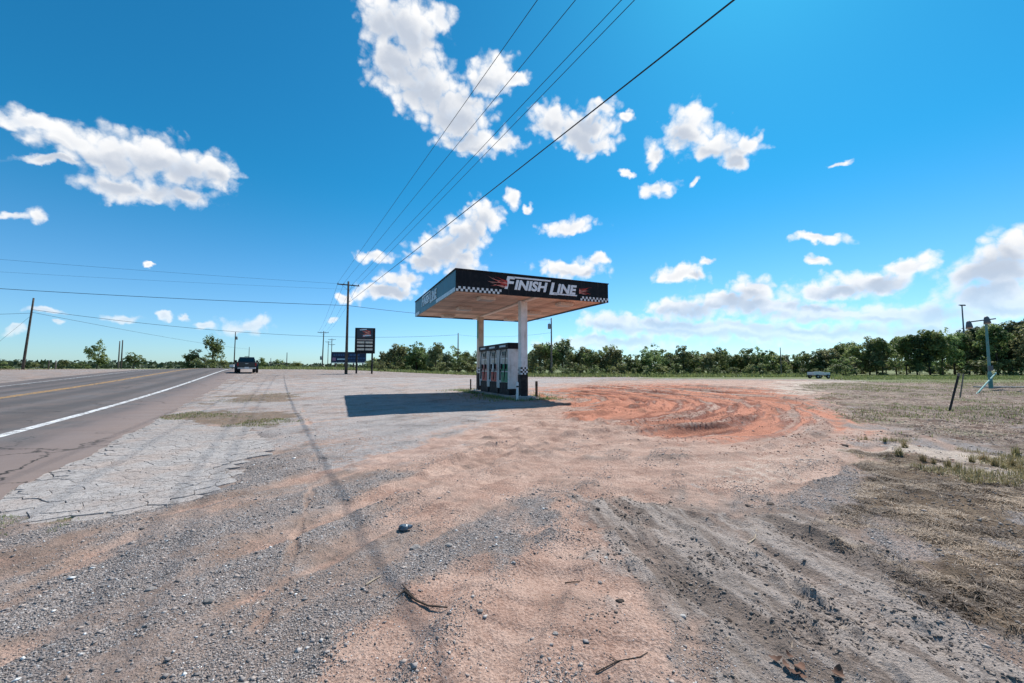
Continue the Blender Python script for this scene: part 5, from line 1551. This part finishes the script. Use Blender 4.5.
# weeds in the broken strip beside the road and round the island
xa, ya = sample_poly(WEEDY, 2600, lambda x, y: np.clip((fbm(x * 0.9, y * 0.9, 241, 4, 0.6) - 0.52) * 8, 0, 1)); xb, yb = sample_poly(WEEDY2, 700, lambda x, y: np.clip((fbm(x * 0.8, y * 0.8, 245, 4, 0.6) - 0.52) * 8, 0, 1))
x = np.concatenate([xa, xb]); y = np.concatenate([ya, yb])
blades('crack_weeds', x, y, RNG.uniform(0.015, 0.07, len(x)), RNG.uniform(0.003, 0.008, len(x)), 'grass_green', 'green and brown weeds in the broken pavement strip', 'weeds', 0.8)
pc = wpoly([(-30,552),(28,541),(50,524),(0,516)])
x, y = sample_poly(pc, 1300, lambda x, y: np.clip((fbm(x * 4, y * 4, 243, 3) - 0.42) * 6, 0, 1))
blades('edge_weeds', x, y, RNG.uniform(0.01, 0.045, len(x)), RNG.uniform(0.001, 0.003, len(x)), 'grass_green', 'green weeds at the near corner of the cracked pavement', 'weeds', 1.3)
N_ = 11000
lx = RNG.normal(-0.1, 0.85, N_); ly = RNG.uniform(y0 - 0.9, y1 + 0.6, N_)
keep = (np.abs(lx) > 0.62) | (ly < y0) | (ly > y1)
keep &= fbm(lx * 1.3, ly * 1.3, 251, 3) > 0.40
lx, ly = lx[keep], ly[keep]
x = FM.x + xh.x * lx + yh.x * ly; y = FM.y + xh.y * lx + yh.y * ly
blades('island_grass', x, y, RNG.uniform(0.03, 0.20, len(x)), RNG.uniform(0.005, 0.012, len(x)), 'grass_green', 'green grass growing round the pump island kerb', 'grass', 0.6)
# single tufts along the pale strip
def tuft_mesh(seed, n=110):
    rng = np.random.default_rng(seed)
    a = rng.uniform(0, 6.283, n); r = rng.uniform(0, 0.07, n)
    global RNG
    keepr = RNG; RNG = rng
    o = blades('grass_tuft', r * np.cos(a), r * np.sin(a), rng.uniform(0.10, 0.30, n), rng.uniform(0.003, 0.006, n), 'grass_straw', None, None, 0.5, zbase=np.zeros(n))
    RNG = keepr
    me = o.data; bpy.data.objects.remove(o); return me
tufts = [tuft_mesh(s) for s in (1, 2, 3, 4)]
rt2 = random.Random(8)
for (u, v) in [(923,462),(934,464),(948,468),(958,471),(899,458),(972,463),(984,461),(995,466),(1004,468),(1012,466),(1020,470),(905,448),(885,443),(866,440),(1016,456)]:
    p = gp(u, v); o = bpy.data.objects.new('grass_tuft', rt2.choice(tufts)); COL.objects.link(o)
    o.location = (p.x, p.y, gz1(p.x, p.y)); o.rotation_euler.z = rt2.uniform(0, 6); o.scale = [rt2.uniform(0.4, 0.85)] * 3
    prop(o, 'yellowing grass tuft on the pale sandy strip', 'grass tuft', 'grass tufts on the pale strip')

x, y = sample_poly(PALE, 5200, lambda x, y: np.clip((fbm(x * 1.3, y * 1.3, 261, 4, 0.65) - 0.47) * 6, 0, 1))
blades('strip_grass', x, y, RNG.uniform(0.02, 0.13, len(x)), RNG.uniform(0.002, 0.005, len(x)), 'grass_straw', 'thin yellow grass scattered along the pale sandy strip', 'grass', 0.9)
# ------------------------------------------------------------------ loose stones and litter
def gravel_material():
    m = bpy.data.materials.new('gravel_stone'); m.use_nodes = True
    T = NT(m.node_tree); bs = T.n['Principled BSDF']
    a = T.new('ShaderNodeAttribute'); a.attribute_name = 'tint'
    c = T.colramp(a.outputs['Fac'], [(0.0, (0.12, 0.105, 0.10)), (0.3, (0.25, 0.222, 0.21)), (0.55, (0.35, 0.31, 0.292)), (0.8, (0.42, 0.345, 0.30)), (0.92, (0.50, 0.49, 0.48)), (1.0, (0.74, 0.74, 0.73))])
    geo = T.new('ShaderNodeNewGeometry')
    c = T.mix(0.4, c, T.colramp(T.noise(geo.outputs['Position'], 300, 2, 0.6), [(0.3, (0.2, 0.2, 0.2)), (0.7, (0.8, 0.8, 0.8))]), 'OVERLAY')
    T.l.new(c, bs.inputs['Base Color']); bs.inputs['Roughness'].default_value = 0.9; bs.inputs['Specular IOR Level'].default_value = 0.2
    MATS['gravel'] = m
gravel_material()
material('red_clod', (0.46, 0.225, 0.155), 0.95, var=0.4, scale=3, bump=0.3)
material('crumb', (0.26, 0.215, 0.185), 0.95, var=0.5, scale=6, bump=0.3)
def stones(name, n, rmin, rmax, smin, smax, label, dens, seed, flat=0.6, mat='gravel'):
    rng = np.random.default_rng(seed)
    X = []; Y = []; Z = []; got = 0
    while got < n:
        r = np.exp(rng.uniform(math.log(rmin), math.log(rmax), n)); az = np.radians(rng.uniform(-60, 60, n))
        x = r * np.sin(az); y = r * np.cos(az)
        z_, o = ground_parts(x, y)
        ok = (rng.uniform(0, 1, n) < dens(x, y, o)) & (o['cut'] < 0.3)
        X.append(x[ok]); Y.append(y[ok]); Z.append((z_ + terrain(x, y))[ok]); got += ok.sum()
    x = np.concatenate(X)[:n]; y = np.concatenate(Y)[:n]; z = np.concatenate(Z)[:n]
    s = np.exp(rng.uniform(math.log(smin), math.log(smax), n)) * np.clip(0.8 + 0.09 * np.hypot(x, y), 0.9, 1.9)
    base = np.array([(1, 0, 0), (0, 1, 0), (-1, 0, 0), (0, -1, 0), (0, 0, 1), (0, 0, -1)], float)
    v = base[None] * rng.uniform(0.6, 1.25, (n, 6, 1)) + rng.normal(0, 0.22, (n, 6, 3))
    v[:, :, 2] *= flat
    ca, sa = np.cos(rng.uniform(0, 6.28, n)), np.sin(rng.uniform(0, 6.28, n))
    vx = v[:, :, 0] * ca[:, None] - v[:, :, 1] * sa[:, None]; vy = v[:, :, 0] * sa[:, None] + v[:, :, 1] * ca[:, None]
    v = np.stack([vx, vy, v[:, :, 2]], 2) * s[:, None, None] + np.stack([x, y, z + s * flat * 0.35], 1)[:, None]
    fb = np.array([(0, 1, 4), (1, 2, 4), (2, 3, 4), (3, 0, 4), (1, 0, 5), (2, 1, 5), (3, 2, 5), (0, 3, 5)])
    f = (fb[None] + (np.arange(n) * 6)[:, None, None]).reshape(-1, 3)
    t = np.clip(rng.beta(2.0, 2.2, n) + (rng.uniform(0, 1, n) > 0.965) * 0.5, 0, 1)
    o = link_mesh(name, np_mesh(name, v.reshape(-1, 3), f, None, {'tint': np.repeat(t, 6)}), mat)
    prop(o, label, 'gravel', kind='stuff')
dn = lambda x, y, o: (1 - 0.8 * o['track']) * np.clip(0.34 + 1.3 * o['st1'] - 0.30 * o['pink'] - 0.32 * o['mud'] + 1.0 * (fbm(x * 1.5, y * 1.5, 301, 4, 0.6) - 0.5), 0.015, 1) * (1 - 0.8 * o['dead']) * (1 - 0.9 * o['lot'])
stones('gravel', 120000, 1.6, 8.0, 0.0022, 0.0065, 'loose grey gravel strewn over the lot', dn, 5)
stones('coarse_gravel', 3500, 1.7, 12.0, 0.007, 0.016, 'coarser loose stones strewn over the lot', dn, 6)
dm = lambda x, y, o: np.clip(o['mud'] * 0.3 + 0.6 * o['field'] + 0.25 * o['dead'], 0, 1) * np.clip((fbm(x * 2.5, y * 2.5, 305, 4, 0.65) - 0.42) * 5, 0.02, 1)
stones('dirt_crumbs', 9000, 1.8, 26.0, 0.003, 0.012, 'loose crumbs of earth over mud and field', dm, 8, 0.7, 'crumb')
dr = lambda x, y, o: np.clip(o['red'] * 1.2, 0, 1) * np.clip((o['circ'] - 0.05) * 5, 0.03, 1)
stones('clay_clods', 7000, 7.5, 30.0, 0.004, 0.012, 'lumps of red clay thrown up along the tyre ruts', dr, 9, 0.65, 'red_clod')
def clod(seed, r, flat=0.6):
    rnd = random.Random(seed); bm = bmesh.new(); bmesh.ops.create_icosphere(bm, subdivisions=2, radius=r)
    for v in bm.verts:
        k = 1 + rnd.uniform(-0.22, 0.22); v.co = Vector((v.co.x * k * 1.2, v.co.y * k, v.co.z * k * flat))
    me = bpy.data.meshes.new('stone'); bm.to_mesh(me); bm.free(); return me
cl = [clod(i, 1.0, 0.55) for i in range(4)]
def place_clod(u, v, s, name, mat, label, cat, k=0, group=None):
    p = gp(u, v); me = cl[k % 4].copy(); o = link_mesh(name, me, mat)
    s *= 0.72
    o.location = (p.x, p.y, gz1(p.x, p.y) + s * 0.1); o.scale = (s, s, s); o.rotation_euler.z = k * 1.3
    prop(o, label, cat, group)
STONE_LABELS = ['grey stone on the gravel in the lower left, nearest the left edge but one', 'grey stone well left of the blue litter', 'small grey stone right of the blue litter', 'larger grey stone just below the blue litter',
 'grey stone on pink dirt below the middle', 'tiny grey stone at the bottom near the crooked twig', 'small stone on gravel at the bottom left of centre', 'small grey stone right of the forked twig', 'leftmost grey stone on the foreground gravel', 'grey stone between the leftmost stone and the forked twig']
CLOD_LABELS = ['dark earth lump on pink dirt near the mud edge', 'left one of two dark lumps by the pale sand', 'small dark lump at the upper left corner of the mud', 'right one of two dark lumps by the pale sand',
 'dark lump in the middle of the grey mud', 'small lump on the mud left of its middle', 'dark lump far right beside the pale sandy strip', 'dark lump on the upper edge of the mud']
for k, (u, v, s) in enumerate([(208,604,.035),(295,513,.04),(449,546,.035),(415,546,.05),(600,580,.02),(555,640,.018),(330,640,.02),(480,615,.02),(150,590,.03),(260,560,.03)]):
    place_clod(u, v, s, 'stone', 'stone', STONE_LABELS[k], 'stone', k, 'larger stones on the lot')
for k, (u, v, s) in enumerate([(620,607,.028),(748,505,.05),(598,292 + 220,.03),(770,503,.05),(727,617,.03),(690,560,.025),(845,447,.07),(640,395 + 120,.04)]):
    place_clod(u, v, s, 'dirt_clod', 'dark_clod', CLOD_LABELS[k], 'clod', k, 'dark lumps of earth')
place_clod(683, 612, .024, 'stone', 'pale_stone', 'flat whitish stone on the grey mud', 'stone', 2)
place_clod(606, 560, .022, 'stone', 'pale_stone', 'small white stone near the middle of the mud edge', 'stone', 3)
def twig(pix, r, mat, label, forks=()):
    pts = []
    for u, v in pix:
        p = gp(u, v); pts.append(Vector((p.x, p.y, gz1(p.x, p.y) + r * 1.2)))
    o0 = pts[0].copy(); m = MB(); m.tube([p - o0 for p in pts], [r * (1 - 0.5 * i / (len(pts) - 1)) for i in range(len(pts))], 6)
    for (i, (u, v)) in forks:
        p = gp(u, v); m.tube([pts[i] - o0, Vector((p.x, p.y, gz1(p.x, p.y) + r * 2)) - o0], [r * 0.6, r * 0.3], 5)
    o = m.build('twig', mat, None, o0); prop(o, label, 'twig')
twig([(404,596),(416,602),(428,608),(447,617)], 0.009, 'twig', 'dark forked twig lying on the foreground gravel', [(0, (398, 601)), (1, (402, 590))])
twig([(366,586),(374,581),(381,577)], 0.006, 'pale_twig', 'short pale twig on the gravel left of the forked one')
twig([(596,674),(618,667),(640,663),(648,656)], 0.0035, 'twig', 'thin crooked twig at the bottom on pink dirt', [(1, (606, 660))])
twig([(748,545),(755,538),(757,530)], 0.006, 'pale_twig', 'small pale bent twig on the grey mud')
twig([(565,577),(574,579),(580,585)], 0.005, 'twig', 'tiny dark twig on the pink dirt')
def litter():
    p = gp(405, 530); rnd = random.Random(9); bm = bmesh.new()
    bmesh.ops.create_icosphere(bm, subdivisions=3, radius=0.048)
    for v in bm.verts:
        n = 1 + 0.5 * (float(vnoise(np.array([v.co.x * 40 + 9]), np.array([v.co.y * 40 + v.co.z * 31]), 4)[0]) - 0.5) + rnd.uniform(-.1, .1)
        v.co = Vector((v.co.x * n * 1.15, v.co.y * n * 0.8, v.co.z * n * 0.62))
    me = bpy.data.meshes.new('crushed_can'); bm.to_mesh(me); bm.free()
    o = link_mesh('litter', me, 'litter_blue'); o.location = (p.x, p.y, gz1(p.x, p.y) + 0.03); o.rotation_euler.z = 0.3
    prop(o, 'crumpled blue and white piece of litter in the middle foreground', 'litter')
litter()
def leaf(u, v, L, rz, curl, label, group=None):
    p = gp(u, v); m = MB(); N = 8; vs = []; fs = []
    for i in range(N + 1):
        t = i / N; w = L * 0.3 * math.sin(math.pi * (0.06 + 0.9 * t)) * (1 + 0.2 * math.sin(t * 17))
        z = curl * L * (2 * t - 1) ** 2
        vs += [(-w, L * (t - .5), z + 0.5 * curl * w), (0, L * (t - .5), z), (w, L * (t - .5), z + 0.8 * curl * w)]
    for i in range(N):
        b = i * 3; fs += [(b, b + 1, b + 4, b + 3), (b + 1, b + 2, b + 5, b + 4)]
    m.add(vs, fs); o = m.build('dry_leaf', 'dry_leaf', None, (p.x, p.y, gz1(p.x, p.y) + 0.012), smooth=True)
    o.rotation_euler = (0.15, 0.1, rz); prop(o, label, 'leaf', group)
for k, (u, v) in enumerate([(786,668),(793,674),(800,670),(804,678),(776,662),(838,674),(790,660)]):
    leaf(u, v, 0.045 + 0.015 * (k % 3), k * 1.1, 0.12 + 0.04 * k, 'curled brown dead leaf in the small heap at the bottom', 'brown leaves at the bottom')
